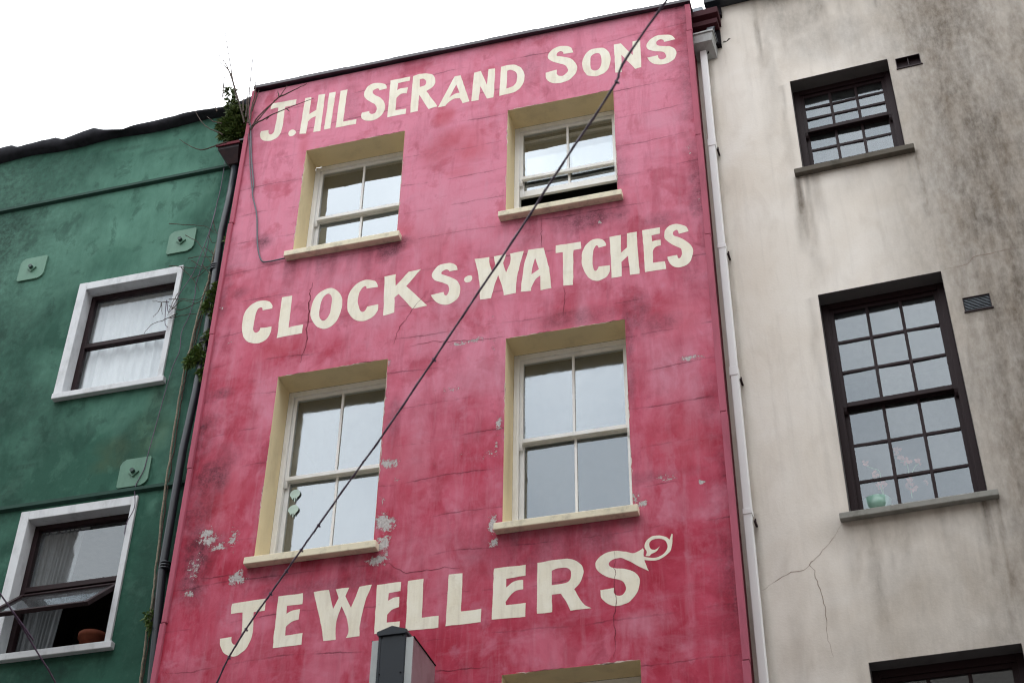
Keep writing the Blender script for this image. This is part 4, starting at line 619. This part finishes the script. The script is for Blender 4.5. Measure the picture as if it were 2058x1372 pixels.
obj('lower_wall', MB().box(-6.5, 0, 0, .3, 0, 3.999), M['green'], green)
obj('back_wall', MB().add([(-6.5, 0, 0), (-6.5, 8.7, 0), (-6.5, 8.7, 15), (-6.5, 0, 15), (-.01, 8.7, 0), (-.01, 8.7, 15)], [(0, 1, 2, 3), (1, 4, 5, 2)]), M['render'], green)
obj('roof', MB().add([(-6.5, .02, 15.14), (-.02, .02, 15.14), (-.02, 4.4, 16.3), (-6.5, 4.4, 16.3), (-.02, 8.8, 15.0), (-6.5, 8.8, 15.0)], [(0, 1, 2, 3), (3, 2, 4, 5)]), M['roof'], green)
# torn felt hanging over the eaves: top edge measured, lower edge ragged
top = [(-6.5, 15.22), (-5.6, 15.19), (-5.1, 15.24), (-4.4, 15.18)] + [tuple(p) for p in D['eave_top']] + [(-.012, 15.25)]
xs = np.linspace(-6.5, -.012, 190); tz = np.interp(xs, [p[0] for p in top], [p[1] for p in top])
bz = 15.085 + .02 * np.sin(xs * 5.3) + .03 * (fbm(xs, xs * 0, 3.5, 3, 5) - .5); m = MB()
yo = -.09 - .05 * fbm(xs, xs * 0 + 4, 2.5, 3, 7)
for i, x in enumerate(xs): m.v += [(x, .05, tz[i] + .01), (x, yo[i], tz[i]), (x, yo[i] - .012, tz[i] - .03), (x, yo[i] + .02, bz[i] + .02), (x, -.004, bz[i])]
m.f += [(5 * i + k, 5 * i + k + 1, 5 * i + 6 + k, 5 * i + 5 + k) for i in range(len(xs) - 1) for k in range(4)]
obj('eaves_felt', m, M['felt'], green, True)
for z, xa in ((14.17, -.02), (9.66, -.02)):
    obj('string_course', MB().prism([(-.001, z + .035), (-.040, z + .020), (-.042, z - .020), (-.001, z - .038)], 0, -6.5, xa), M['string'], green)
for (x, z, w_, h_) in ((-.782, 13.07, .345, .345), (-2.75, 13.083, .352, .345), (-.807, 9.88, .35, .345)):
    c = .055; a, b, u, t = x - w_ / 2, x + w_ / 2, z - h_ / 2, z + h_ / 2
    p = obj('tie_plate', MB().prism([(a + c, u), (b - c * 1.3, u), (b - .02, u + c * .6), (b, u + c * 1.3), (b, t - .012), (b - .012, t), (a + c * 1.1, t), (a + .02, t - c * .5), (a, t - c * 1.2), (a, u + .02), (a + .02, u)], 1, -.022, -.001), M['plate'], green)
    k = .062; obj('washer', MB().prism([(x, z - k), (x + k, z), (x, z + k), (x - k, z)], 1, -.040, -.0225), M['plate'], p)
    obj('bolt', MB().prism([(x + .026 * math.cos(i * PI / 3), z + .026 * math.sin(i * PI / 3)) for i in range(6)], 1, -.075, -.041), M['bolt'], p)
def green_window(xl, xr, zt, zb, ztr, opened):
    d = .12; fw = .055
    w = obj('window', MB().box(xl, xl + fw, d, d + .07, zb, zt, .004).box(xr - fw, xr, d, d + .07, zb, zt, .004).box(xl + fw, xr - fw, d + .001, d + .069, zt - fw, zt - .001, .004)
            .box(xl + fw, xr - fw, d + .001, d + .069, zb - .02, zb + fw, .004).box(xl + fw, xr - fw, d - .006, d + .068, ztr, ztr + .06, .005), M['brown'], green)
    reveal(w, xl, xr, zt, zb, d, M['surround']); room(w, xl, xr, zt, zb, d)
    bw = .105; m = MB()
    m.box(xl - bw, xl, -.03, .002, zb, zt + bw, .005).box(xr, xr + bw * .6, -.03, .002, zb, zt + bw, .005).box(xl, xr, -.029, .002, zt, zt + bw - .001, .005)
    obj('surround', m, M['surround'], w)
    obj('sill', MB().box(xl - bw + .02, xr + .11, -.075, -.001, zb - .075, zb - .001, .008).add([(xl, -.03, zb + .001), (xr, -.03, zb + .001), (xr, d, zb + .012), (xl, d, zb + .012)], [(0, 1, 2, 3)]), M['surround'], w)
    a, b = xl + fw, xr - fw
    obj('pane', MB().box(a, b, d + .03, d + .034, ztr + .06, zt - fw), M['g_green'], w)
    if not opened: obj('pane', MB().box(a, b, d + .03, d + .034, zb + fw, ztr), M['g_green'], w)
    else:
        ang = R_(47); h = .70; hz, hy = ztr - .02, d - .012; ca, sa = math.cos(ang), math.sin(ang)
        def tilt(mb):
            mb.v = [(x, hy + (y * ca - (-z) * sa), hz + (z * ca - y * sa)) for (x, y, z) in mb.v]; return mb
        f = .05; fr = MB().box(a - .03, a - .03 + f, 0, .045, -h, 0, .004).box(b + .03 - f, b + .03, 0, .045, -h, 0, .004).box(a - .03 + f, b + .03 - f, .001, .044, -f, -.001, .004).box(a - .03 + f, b + .03 - f, .001, .044, -h + .001, -h + f, .004)
        obj('opened_sash', tilt(fr), M['brown'], w)
        obj('pane', tilt(MB().box(a - .03 + f, b + .03 - f, .02, .024, -h + f, -f)), M['g_dark'], w)
    return w
green_window(*GW[0], 11.80, False); green_window(*GW[1], 8.69, True)
def curtain(x0, x1, z0, z1, y, label, amp=.018, taper=0.0, mat=None):
    nx, nz = 90, 14; m = MB()
    for j in range(nz + 1):
        t = j / nz
        for i in range(nx + 1):
            u = i / nx; x = x0 + (x1 - x0) * u * (1 - taper * (1 - t) * .6)
            m.v.append((x, y + amp * math.sin(u * 46 + 2.2 * math.sin(u * 9)) * (.5 + .5 * (1 - t)) + .006 * math.sin(u * 131), z0 + (z1 - z0) * t))
    m.f += [(j * (nx + 1) + i, j * (nx + 1) + i + 1, (j + 1) * (nx + 1) + i + 1, (j + 1) * (nx + 1) + i) for j in range(nz) for i in range(nx)]
    t_ = thing('net_curtain', label, 'curtain', at=((x0 + x1) / 2, y, z0), frame=FG)
    obj('curtain_cloth', m, mat or M['curtain'], t_, True); obj('curtain_rail', MB().tube([(x0 - .05, y, z1), (x1 + .05, y, z1)], .012), M['white'], t_)
curtain(-1.95, -.72, 11.0, 12.54, .24, 'white net curtain in folds behind the closed upper window of the green house')
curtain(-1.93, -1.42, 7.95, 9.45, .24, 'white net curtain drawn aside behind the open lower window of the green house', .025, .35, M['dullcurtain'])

# ================================================================== THE CREAM HOUSE
beige = thing('cream_house', 'stained cream rendered house with dark brown small-paned sash windows', 'house', frame=FB)
BW = [(.994, 2.044, 13.765, 12.41, 13.135), (.962, 2.13, 10.765, 8.293, 9.545), (.94, 2.14, 6.912, 4.6, 5.8)]
vents = [(2.13, 2.372, 13.585, 13.73), (2.272, 2.506, 10.24, 10.395)]
BRUNS = [(.93, 12.34, 1.05, .055, .95), (1.02, 12.34, 1.5, .05, .5), (1.10, 12.34, .7, .10, .35), (2.13, 12.34, 1.5, .06, .75), (2.06, 12.34, 2.1, .09, .45), (1.55, 12.33, .5, .3, .25),
         (.95, 8.22, .9, .10, .35), (1.12, 8.22, 2.2, .12, .5), (1.35, 8.22, 1.2, .2, .4), (1.75, 8.22, 1.0, .25, .45), (2.08, 8.22, 2.4, .09, .7), (2.19, 8.22, 2.0, .05, .85), (2.0, 8.22, 1.6, .06, .5),
         (.72, 15.25, 1.5, .05, .65), (.80, 15.25, 2.6, .09, .35), (1.05, 15.25, 1.3, .14, .6), (1.4, 15.25, 1.1, .2, .7), (1.75, 15.25, 1.0, .18, .6), (2.1, 15.25, 1.5, .15, .7), (2.5, 15.25, 2.4, .2, .8), (2.85, 15.25, 3.0, .25, .9),
         (2.27, 13.58, .9, .05, .4), (2.36, 13.58, 1.3, .06, .5), (2.30, 10.24, 1.2, .05, .45), (2.46, 10.24, 1.5, .07, .5), (.90, 13.7, 1.6, .06, .3), (.88, 10.7, 2.2, .07, .22), (.14, 8.4, 3, .05, .3), (.15, 11.5, 2.5, .04, .25), (.14, 14.4, 2.5, .035, .3)]
def bdirt(X, Z):
    g = np.maximum(1.1 * runs(X, Z, BRUNS, 4), .85 * blobs(X, Z, [t for t in D['bgrime'] if t[2] > .25], 11, .6, 1.2))
    top = np.clip(1 - (15.25 - Z) / .9, 0, 1) * np.clip((X - .45) / .5, 0, 1) * np.clip(drips(X, Z, 5, 4, .12) * 1.7 - .1, 0, 1)
    far = np.clip((X - 1.45) / 1.1, 0, 1) * np.clip(fbm(X, Z * .5, .8, 3, 14) * .9 + .5, 0, 1)  # right side: real staining plus vignette darkening painted into the wall
    low = np.clip((8.6 - Z) / 2.5, 0, .55) * np.clip(drips(X, Z, 8, 3, .25) * 2.4 - .7, 0, 1)
    return np.maximum(np.maximum(g, top * .95), np.maximum(far, low))
wall('wall', 0, 7, 4.0, 15.25, [(a, b, u, t) for (a, b, t, u, _) in BW] + vents + [(0, .13, 15.08, 15.25)], .03, M['beige'], beige, dict(grime=bdirt))
obj('lower_wall', MB().box(0, 7, 0, .3, 0, 3.999), M['beige'], beige)
obj('back_wall', MB().add([(7, 0, 0), (7, 8, 0), (7, 8, 15.2), (7, 0, 15.2), (.3, 8, 0), (.3, 8, 15.2), (.3, .3, 0), (.3, .3, 15.2)], [(0, 1, 2, 3), (1, 4, 5, 2), (4, 6, 7, 5)]), M['render'], beige)
obj('roof', MB().add([(.25, .02, 15.3), (7, .02, 15.3), (7, 4, 16.8), (.25, 4, 16.8), (7, 8, 15.2), (.25, 8, 15.2)], [(0, 1, 2, 3), (3, 2, 4, 5)]), M['roof'], beige)
for i, (a, b, t, u, zm) in enumerate(BW):
    sash_window(beige, a, b, t, u, zm, .17, M['brown'], M['greyreveal'], M['oldsill'] if i == 0 else M['stonesill'], M['g_beige'], M['g_beige'], 3, 3, 0, .055, .05, .03, .06,
                .065 if i == 0 else .06, .075, .085, .09, .05)
for (a, b, u, t) in vents:
    v = obj('air_vent', MB().box(a - .012, b + .018, -.012, .03, u - .016, u, .002).box(a - .006, a, -.004, .05, u, t).box(b, b + .006, -.004, .05, u, t).box(a - .006, b + .006, -.004, .05, t, t + .006)
            .box(a, b, .05, .06, u, t), M['brown'], beige)
    n = 9 if u < 12 else 2
    if n == 9:
        for k in range(n):
            z = u + (t - u) * (k + .5) / n
            obj('louvre', MB().add([(a, .006, z - .004), (b, .006, z - .004), (b, .03, z + .008), (a, .03, z + .008), (a, .006, z - .001), (b, .006, z - .001), (b, .03, z + .011), (a, .03, z + .011)],
                                   [(0, 1, 2, 3), (7, 6, 5, 4), (0, 4, 5, 1), (2, 6, 7, 3)]), M['lead'], v)
    else: obj('louvre', MB().box((a + b) / 2 - .005, (a + b) / 2 + .005, .01, .04, u, t), M['brown'], v)
obj('gutter', MB().prism([(.0, 15.24), (-.13, 15.24), (-.15, 15.34), (-.13, 15.345), (-.115, 15.26), (0, 15.26)], 0, .16, 7).box(.16, 7, -.13, .02, 15.30, 15.335), M['black'], beige)
obj('cornice', MB().prism([(-.001, 14.91), (-.15, 14.915), (-.21, 14.945), (-.215, 15.03), (-.001, 15.05)], 0, .012, .32), M['cornice'], beige)
obj('cornice', MB().prism([(-.001, 14.79), (-.10, 14.795), (-.17, 14.82), (-.175, 14.885), (-.001, 14.895)], 0, .012, .30), M['cornice'], beige)
obj('eaves_board', MB().box(.012, .30, -.07, -.001, 14.56, 14.785).box(.012, .34, -.06, -.001, 15.055, 15.2), M['dark'], beige)  # black boxes painted as the shadowed hollows around the cornice
obj('flashing', MB().prism([(-.02, 15.06), (-.17, 15.055), (-.18, 15.13), (-.12, 15.15), (-.02, 15.1)], 0, .03, .15), M['lead'], beige)
for c in D['crack_b']: crack(c, beige, .0027, M['crackb'])
obj('patch', MB().add([(.36 + .05 * math.cos(i), -.0015, 14.66 + .022 * math.sin(i * 2.1) + .02 * math.cos(i)) for i in range(6)], [(0, 1, 2, 3, 4, 5)]), M['oldsill'], beige)

# ================================================================== DRAINPIPES
wp = thing('white_drainpipe', 'square white drainpipe with grey hopper head between the pink and cream houses', 'drainpipe', at=(.095, -.10, 0), frame=FB)
jz = [0.0, 3.2, 6.3] + sorted(p[1] for p in D['joints']); hw = .037; y0, y1 = -.135, -.062
for i in range(len(jz) - 1):
    k = .004 * math.sin(i * 2.3); obj('pipe_length', MB().box(.095 - hw + k, .095 + hw + k, y0, y1, jz[i] + .004, jz[i + 1] - .003, .006), M['pipewhite'], wp)
for i, z in enumerate(jz[1:]):
    h = .055 if i % 2 else .03
    obj('collar', MB().box(.095 - hw - .005, .095 + hw + .006, y0 - .006, y1 + .004, z - h, z + h * .9, .004), M['pipewhite'], wp)
    obj('bracket', MB().box(.095 + hw + .006, .095 + hw + .026, -.10, -.001, z - .10, z - .082).box(.095 + hw + .018, .095 + hw + .03, -.115, -.095, z - .106, z - .076), M['brown'], wp)
m = MB(); x0, x1 = -.0, .245
m.add([(x0, -.24, 14.465), (x1 - .02, -.24, 14.465), (x1 - .01, -.01, 14.40), (x0 + .01, -.01, 14.40), (x0 - .012, -.255, 14.60), (x1, -.255, 14.60), (x1 + .008, -.005, 14.60), (x0 - .005, -.005, 14.60)],
      [(3, 2, 1, 0), (0, 1, 5, 4), (1, 2, 6, 5), (2, 3, 7, 6), (3, 0, 4, 7)])
obj('hopper_head', m, M['hopper'], wp)
obj('hopper_rim', MB().box(x0 - .016, x1 + .008, -.268, -.25, 14.585, 14.61, .004).box(x1 + .0, x1 + .012, -.25, -.005, 14.585, 14.61, .004), M['hopper'], wp)
obj('outlet_spout', MB().prism([tuple(p) for p in D['rag']], 1, -.13, -.07), M['lead'], wp)
obj('tie_wire', MB().tube([(.25, -.12, 14.72), (.262, -.11, 14.66), (.27, -.08, 14.58)], .004).tube([(.285, -.12, 14.86), (.245, -.12, 14.76)], .004), M['black'], wp)

bp = thing('black_drainpipe', 'black iron drainpipe with rusty hopper in the corner beside the pink house', 'drainpipe', at=(-.2, .2, 0))
pp = [Vector(p) for p in D['black_pipe']]; path = [(pp[-1][0] + .0, .2, 0)] + [tuple(p) for p in pp[::-1]] + [(-.19, .2, 14.10)]
obj('pipe_length', MB().tube(path, .043, 14), M['black'], bp, True)
for c in D['collars']:
    for k in (-.03, .0, .03): obj('collar', MB().lathe([(.04, -.008), (.055, -.006), (.055, .006), (.04, .008)], (c[0], .2, c[2] + k), 14), M['black'], bp, True)
    obj('bracket', MB().box(c[0] - .075, c[0] + .075, .2 + .02, .298, c[2] - .014, c[2] + .014, .003), M['black'], bp)
m = MB(); q0, q1 = (-.375, -.085), (-.255, -.135); HZ = 14.29
m.add([(q0[0], .02, HZ), (q0[1], .02, HZ), (q0[1], .28, HZ), (q0[0], .28, HZ), (q0[0] + .01, .03, HZ - .08), (q0[1] - .01, .03, HZ - .08), (q0[1] - .01, .28, HZ - .08), (q0[0] + .01, .28, HZ - .08),
       (q1[0], .14, HZ - .24), (q1[1], .14, HZ - .24), (q1[1], .27, HZ - .24), (q1[0], .27, HZ - .24)],
      [(0, 1, 5, 4), (1, 2, 6, 5), (2, 3, 7, 6), (3, 0, 4, 7), (4, 5, 9, 8), (5, 6, 10, 9), (6, 7, 11, 10), (7, 4, 8, 11), (8, 9, 10, 11)])
obj('hopper_head', m, painted('rusty_hopper_paint', (.028, .020, .024), (.11, .045, .042), .7, .6, .3, 8), bp)
obj('hopper_rim', MB().box(q0[0] - .012, q0[1] + .012, .005, .02, HZ - .045, HZ, .004), M['maroon'], bp)
obj('hopper_strap', MB().box(q0[1], .01, .0, .03, HZ - .02, HZ), M['black'], bp)

# ================================================================== PLANTS
def leaves(cl, n, ln, wd_, seed, up=.2, droop=0.0):
    rg = random.Random(seed); m = MB(); tot = sum(c[3] ** 2 for c in cl)
    for (cx, cy, cz, cr) in cl:
        for _ in range(max(4, int(n * cr * cr / tot))):
            v = Vector((rg.gauss(0, 1), rg.gauss(0, 1), rg.gauss(0, 1))).normalized() * cr * rg.random() ** .45
            p = Vector((cx, cy, cz)) + Vector((v.x, v.y * .55, v.z))
            d = (Vector((v.x, v.y, v.z)).normalized() + Vector((rg.uniform(-.8, .8), rg.uniform(-.8, .3), rg.uniform(-.7, .7) + up))).normalized()
            s_ = d.cross(Vector((rg.uniform(-1, 1), rg.uniform(-1, 1), rg.uniform(-1, 1)))).normalized(); nn = d.cross(s_)
            l_ = ln * rg.uniform(.55, 1.3); w = wd_ * rg.uniform(.7, 1.2)
            m.add([p, p + d * l_ * .45 + s_ * w + nn * w * .4, p + d * l_ + Vector((0, 0, -droop * l_)), p + d * l_ * .45 - s_ * w + nn * w * .4], [(0, 1, 2), (0, 2, 3)])
    return m
def jitter(pts, a):
    return [tuple(Vector(p) + Vector((random.uniform(-a, a), random.uniform(-a, a), random.uniform(-a, a)))) for p in pts]
sh = thing('gutter_shrub', 'leafy shrub with long bare twigs growing out of the rusty black hopper', 'shrub', at=(-.22, .12, 14.45))
obj('foliage', leaves(D['bush'], 2600, .085, .016, 3, .3, .25), M['bush'], sh)
obj('foliage', leaves([c for c in D['bush'] if c[2] < 14.75], 900, .075, .015, 5, .1, .4), M['leaf'], sh)
for t in D['bare']:
    pth = smooth_path(t, 6); n = len(pth); r0 = .0105
    obj('twig', MB().tube(jitter(pth, .003), [r0 * (1 - .72 * i / (n - 1)) for i in range(n)], 5), M['stem'], sh)
m = MB()
for c in D['bush'][:6]: m.tube(smooth_path([(-.22, .16, 14.25), ((c[0] - .22) / 2, .14, (c[2] + 14.25) / 2), c[:3]], 4), [.009] * 8 + [.004], 5)
obj('branch', m, M['stem'], sh)
FL = ['clump of green fern sprouting behind the black drainpipe beside the letter C', 'yellow green fern tuft hanging on the black drainpipe near the closed green window',
      'small weed tuft between the two fern clumps on the black drainpipe', 'tiny weed sprig under the yellow green fern tuft', 'tiny weed sprig high on the black drainpipe beside the upper right tie plate',
      'dark weed low on the black drainpipe beside the open green window']
for i, cl in enumerate(D['fern']):
    f = thing('fern', FL[i], 'fern', at=cl[0][:3], group='ferns and weeds rooted along the black drainpipe')
    obj('frond', leaves(cl, [900, 800, 160, 150, 50, 150][i], .052, .0095, 20 + i, .0, .35), M['leaf'], f)
    m = MB()
    for c in cl: m.tube(smooth_path([(-.215 if i != 5 else -.2, .24, c[2] - .02), ((c[0] - .21) / 2, .2, c[2]), c[:3]], 4), .004, 4)
    obj('stalk', m, M['stem'], f)
vn = thing('dead_vine', 'tangle of dry leafless vine stems clinging beside the black drainpipe', 'vine', at=(-.3, .26, 7.4))
pth = smooth_path(D['stem_main'], 6); obj('main_stem', MB().tube(jitter(pth, .005), .011, 6), M['palestem'], vn)
obj('main_stem', MB().tube(jitter(smooth_path([(p[0] + .022, p[1] + .01, p[2]) for p in D['stem_main']], 6), .008), .008, 6), M['stem'], vn)
obj('side_stem', MB().tube(smooth_path(D['stem_two'], 6), .007, 5), M['stem'], vn)
for t in D['tangle']:
    pth = smooth_path(t, 6); n = len(pth); obj('tendril', MB().tube(jitter(pth, .004), [.0052 * (1 - .55 * i / (n - 1)) for i in range(n)], 5), M['stem'], vn)
wa = thing('hanging_wire', 'thin dark wire trailing from the hopper down across the green tie plates', 'wire', at=D['wire_a'][-1])
obj('wire_strand', MB().tube(smooth_path(D['wire_a'], 5), .0048, 5), M['cable'], wa)
wa = thing('hanging_wire', 'thin dark wire crossing the top right corner of the closed green window', 'wire', at=D['wire_b'][-1])
obj('wire_strand', MB().tube(smooth_path(D['wire_b'], 5), .0046, 5), M['cable'], wa)

# ================================================================== CABLES
wc = thing('wall_cable', 'slack grey cable looping down the pink wall to the top left sill', 'cable', at=D['wallcable'][-1])
obj('cable_strand', MB().tube(smooth_path(D['wallcable'], 6), .010, 6), M['greycable'], wc, True)
obj('cable_strand', MB().tube(smooth_path(D['wallcable2'], 6), .007, 6), M['greycable'], wc, True)
cp = [Vector(p) for p in D['cable']]; a = cp[-1] + (cp[-1] - cp[-2]).normalized() * 1.25; b = cp[0] + (cp[0] - cp[2]).normalized() * 8.2; b.z = cp[0].z + .95
path = smooth_path([b, cp[0].lerp(b, .5) + Vector((0, 0, -.02))] + cp + [a], 8)
oc = thing('overhead_cable', 'long black overhead cable with small ties crossing the pink house diagonally', 'cable', at=tuple(a))
obj('bearer_cable', MB().tube(path, .0072, 8), M['cable'], oc, True)
tw_ = [p + Vector((math.cos(i * 1.15), 0, math.sin(i * 1.15))) * .0064 for i, p in enumerate(path)]
obj('twisted_cable', MB().tube(tw_, .0048, 6), M['cable'], oc, True)
for p in D['cable_knots']:
    p = min(path, key=lambda k: (k - Vector(p)).length); obj('cable_tie', MB().box(p.x - .010, p.x + .010, p.y - .010, p.y + .010, p.z - .010, p.z + .009, .003).box(p.x + .006, p.x + .018, p.y - .003, p.y + .003, p.z - .020, p.z - .008), M['cable'], oc)
cp = [Vector(p) for p in D['cable2']]; a = cp[-1] + (cp[-1] - cp[-2]).normalized() * 2; b = cp[0] + (cp[0] - cp[1]).normalized() * 6
oc = thing('thin_overhead_cable', 'thin black overhead cable passing the open lower window of the green house', 'cable', at=tuple(a))
obj('cable_strand', MB().tube(smooth_path([b] + cp + [a], 5), .0065, 6), M['cable'], oc, True)

# ================================================================== PROJECTING SIGN
sg = thing('projecting_sign', 'slim dark grey projecting box sign below the word JEWELLERS', 'sign', at=(2.57, -.4, 5.2))
xa, xb, yf, yk, zt_, zl = 2.450, 2.686, -.695, -.10, 7.165, 5.3
m = MB().box(xa, xb, yf, yk, zl, zt_ - .02, .006)
obj('sign_body', m, M['signbody'], sg)
obj('front_strip', MB().box(xa + .001, xa + .022, yf - .007, yf - .0005, zl, zt_ - .03).box(xa + .026, xb - .004, yf - .006, yf - .0005, zl, zt_ - .03), M['signbody'], sg)
obj('sign_cap', MB().prism([(xa - .014, zt_ - .012), (xa - .012, zt_ + .012), ((xa + xb) / 2, zt_ + .055), (xb + .012, zt_ + .012), (xb + .014, zt_ - .012), (xb, zt_ - .022), (xa, zt_ - .022)], 1, yf - .022, yk), M['signbody'], sg)
for s_, x0 in ((1, xb), (-1, xa)):
    x1 = x0 + s_ * .064; p0, p1 = min(x0, x1), max(x0, x1)
    pn = obj('light_panel', MB().box(p0 + .003, p1 - .001, yf + .022, yk, zl, zt_ - .048, .006), M['signpanel'], sg)
    obj('panel_edge', MB().box(p0 + .002, p1, yf + .008, yf + .021, zl, zt_ - .05, .003), M['signtrim'], pn)
    obj('panel_trim', MB().box(x1 - .006, x1 + .006, yf + .02, yk, zt_ - .05, zt_ - .04), M['dark'], pn)
for (x, z) in ((xa + .03, 7.128), (xb - .024, 7.128), (xa + .03, 6.80), (xb - .024, 6.80)):
    obj('screw', MB().lathe([(.0, -.004), (.006, -.004), (.006, .004), (0, .004)], (x, yf - .008, z), 8), M['dark'], sg)
obj('wall_bracket', MB().box(2.54, 2.60, yk, -.001, 6.8, 6.86).box(2.54, 2.60, yk, -.001, 5.6, 5.66), M['signbody'], sg)

# ================================================================== SMALL THINGS AT THE WINDOWS
def drip_sticker(x, z, y, label):
    out = [(x + .055 * math.cos(R_(k)), z + .05 * math.sin(R_(k))) for k in range(-58, 239, 11)]
    out += [(x + p, z + q_) for p, q_ in ((-.024, -.062), (-.016, -.062), (-.014, -.047), (-.004, -.049), (-.003, -.088), (.008, -.088), (.010, -.049), (.016, -.046), (.017, -.064), (.024, -.064))]
    o = obj('window_sticker', MB().prism(out, 1, y, y + .0015), M['sticker'], None, at=(x, y, z))
    tag(o, label, 'sticker', 'dripping stickers in the left middle window'); return o
SK = [tuple(p) for p in D['stickers']]
drip_sticker(SK[0][0], SK[0][1], SK[0][2], 'round pale mint dripping sticker on the glass, upper of the two')
drip_sticker(SK[1][0], SK[1][1], SK[1][2], 'round pale mint dripping sticker on the glass, lower of the two')
ptt = thing('flower_pot', 'terracotta flower pot just inside the open lower window of the green house', 'flower pot', at=(-1.12, .30, 7.98), frame=FG)
obj('pot_body', MB().lathe([(.0, 0), (.10, 0), (.135, .19), (.15, .19), (.15, .24), (.135, .24), (.12, .2), (0, .2)], (-1.12, .32, 7.98), 22), M['terracotta'], ptt, True)
obj('pot_soil', MB().lathe([(0, .215), (.125, .212)], (-1.12, .32, 7.98), 22), M['dark'], ptt)
bo = D['bowl']; bc = ((bo[0][0] + bo[1][0]) / 2, .36, bo[2][1] - .02)
bw_ = thing('mint_planter', 'pale mint oval planter behind the lowest panes of the large brown window', 'planter', at=bc, frame=FB)
obj('planter_body', MB().lathe([(0, -.12), (.09, -.12), (.125, .0), (.13, .085), (.12, .085), (.1, .0), (0, -.08)], bc, 24), M['mint'], bw_, True)
fp = thing('coral_orchid', 'coral pink flowering plant behind the lower panes of the large brown window', 'plant', at=(1.2, .34, 8.5), frame=FB)
for t in D['twigs_in']: obj('flower_stem', MB().tube(smooth_path([(p[0], .36, p[1]) for p in t], 5), .0045, 5), M['leafgreen'], fp)
for (x, y, z, r) in D['flowers_b']:
    m = MB()
    for k in range(5):
        a = 2 * PI * k / 5 + random.uniform(-.3, .3); d = Vector((math.cos(a), -.25, math.sin(a))); s_ = Vector((-math.sin(a), 0, math.cos(a))); p = Vector((x, .35, z))
        for q_ in (1.15, .75):
            e = p + Vector((random.uniform(-.2, .2) * r, random.uniform(-.03, .03), random.uniform(-.2, .2) * r)); d.y = random.uniform(-.5, .2)
            m.add([e, e + d * r * q_ * .6 + s_ * r * q_ * .45, e + d * r * q_, e + d * r * q_ * .6 - s_ * r * q_ * .45], [(0, 1, 2), (0, 2, 3)])
    obj('blossom', m, M['petal'], fp)

# ================================================================== THE STREET AND THE HOUSES OPPOSITE
def struct(name, mb, mat):
    o = obj(name, mb, mat, None); o['kind'] = 'structure'; return o
struct('ground', MB().add([(-300, -300, -.01), (300, -300, -.01), (300, 300, -.01), (-300, 300, -.01)], [(0, 1, 2, 3)]), M['ground'])
struct('street', MB().add([(-60, -11.0, -.004), (60, -11.0, -.004), (60, -2.6, -.004), (-60, -2.6, -.004)], [(0, 1, 2, 3)]), M['asphalt'])
struct('pavement', MB().box(-60, 60, -2.6, -.45, -.02, .13).box(-60, 60, -13.4, -11.0, -.02, .13), M['paving'])
op = thing('opposite_terrace', 'plain grey rendered terrace along the far side of the street', 'terrace', at=(5, -14, 0))
obj('terrace_wall', MB().box(-16.99, 9.59, -22, -13.6, 0, 15.6), M['render'], op)
obj('taller_block', MB().box(9.6, 44, -22, -13.5, 0, 27), M['render'], op)  # unseen flank blocks, added to darken the left and right ends of the facades
obj('taller_block', MB().box(-34, -17, -22, -13.5, 0, 25), M['render'], op)
obj('terrace_roof', MB().prism([(-13.4, 15.6), (-17.8, 17.2), (-22.2, 15.6)], 0, -16.99, 9.59), M['roof'], op)
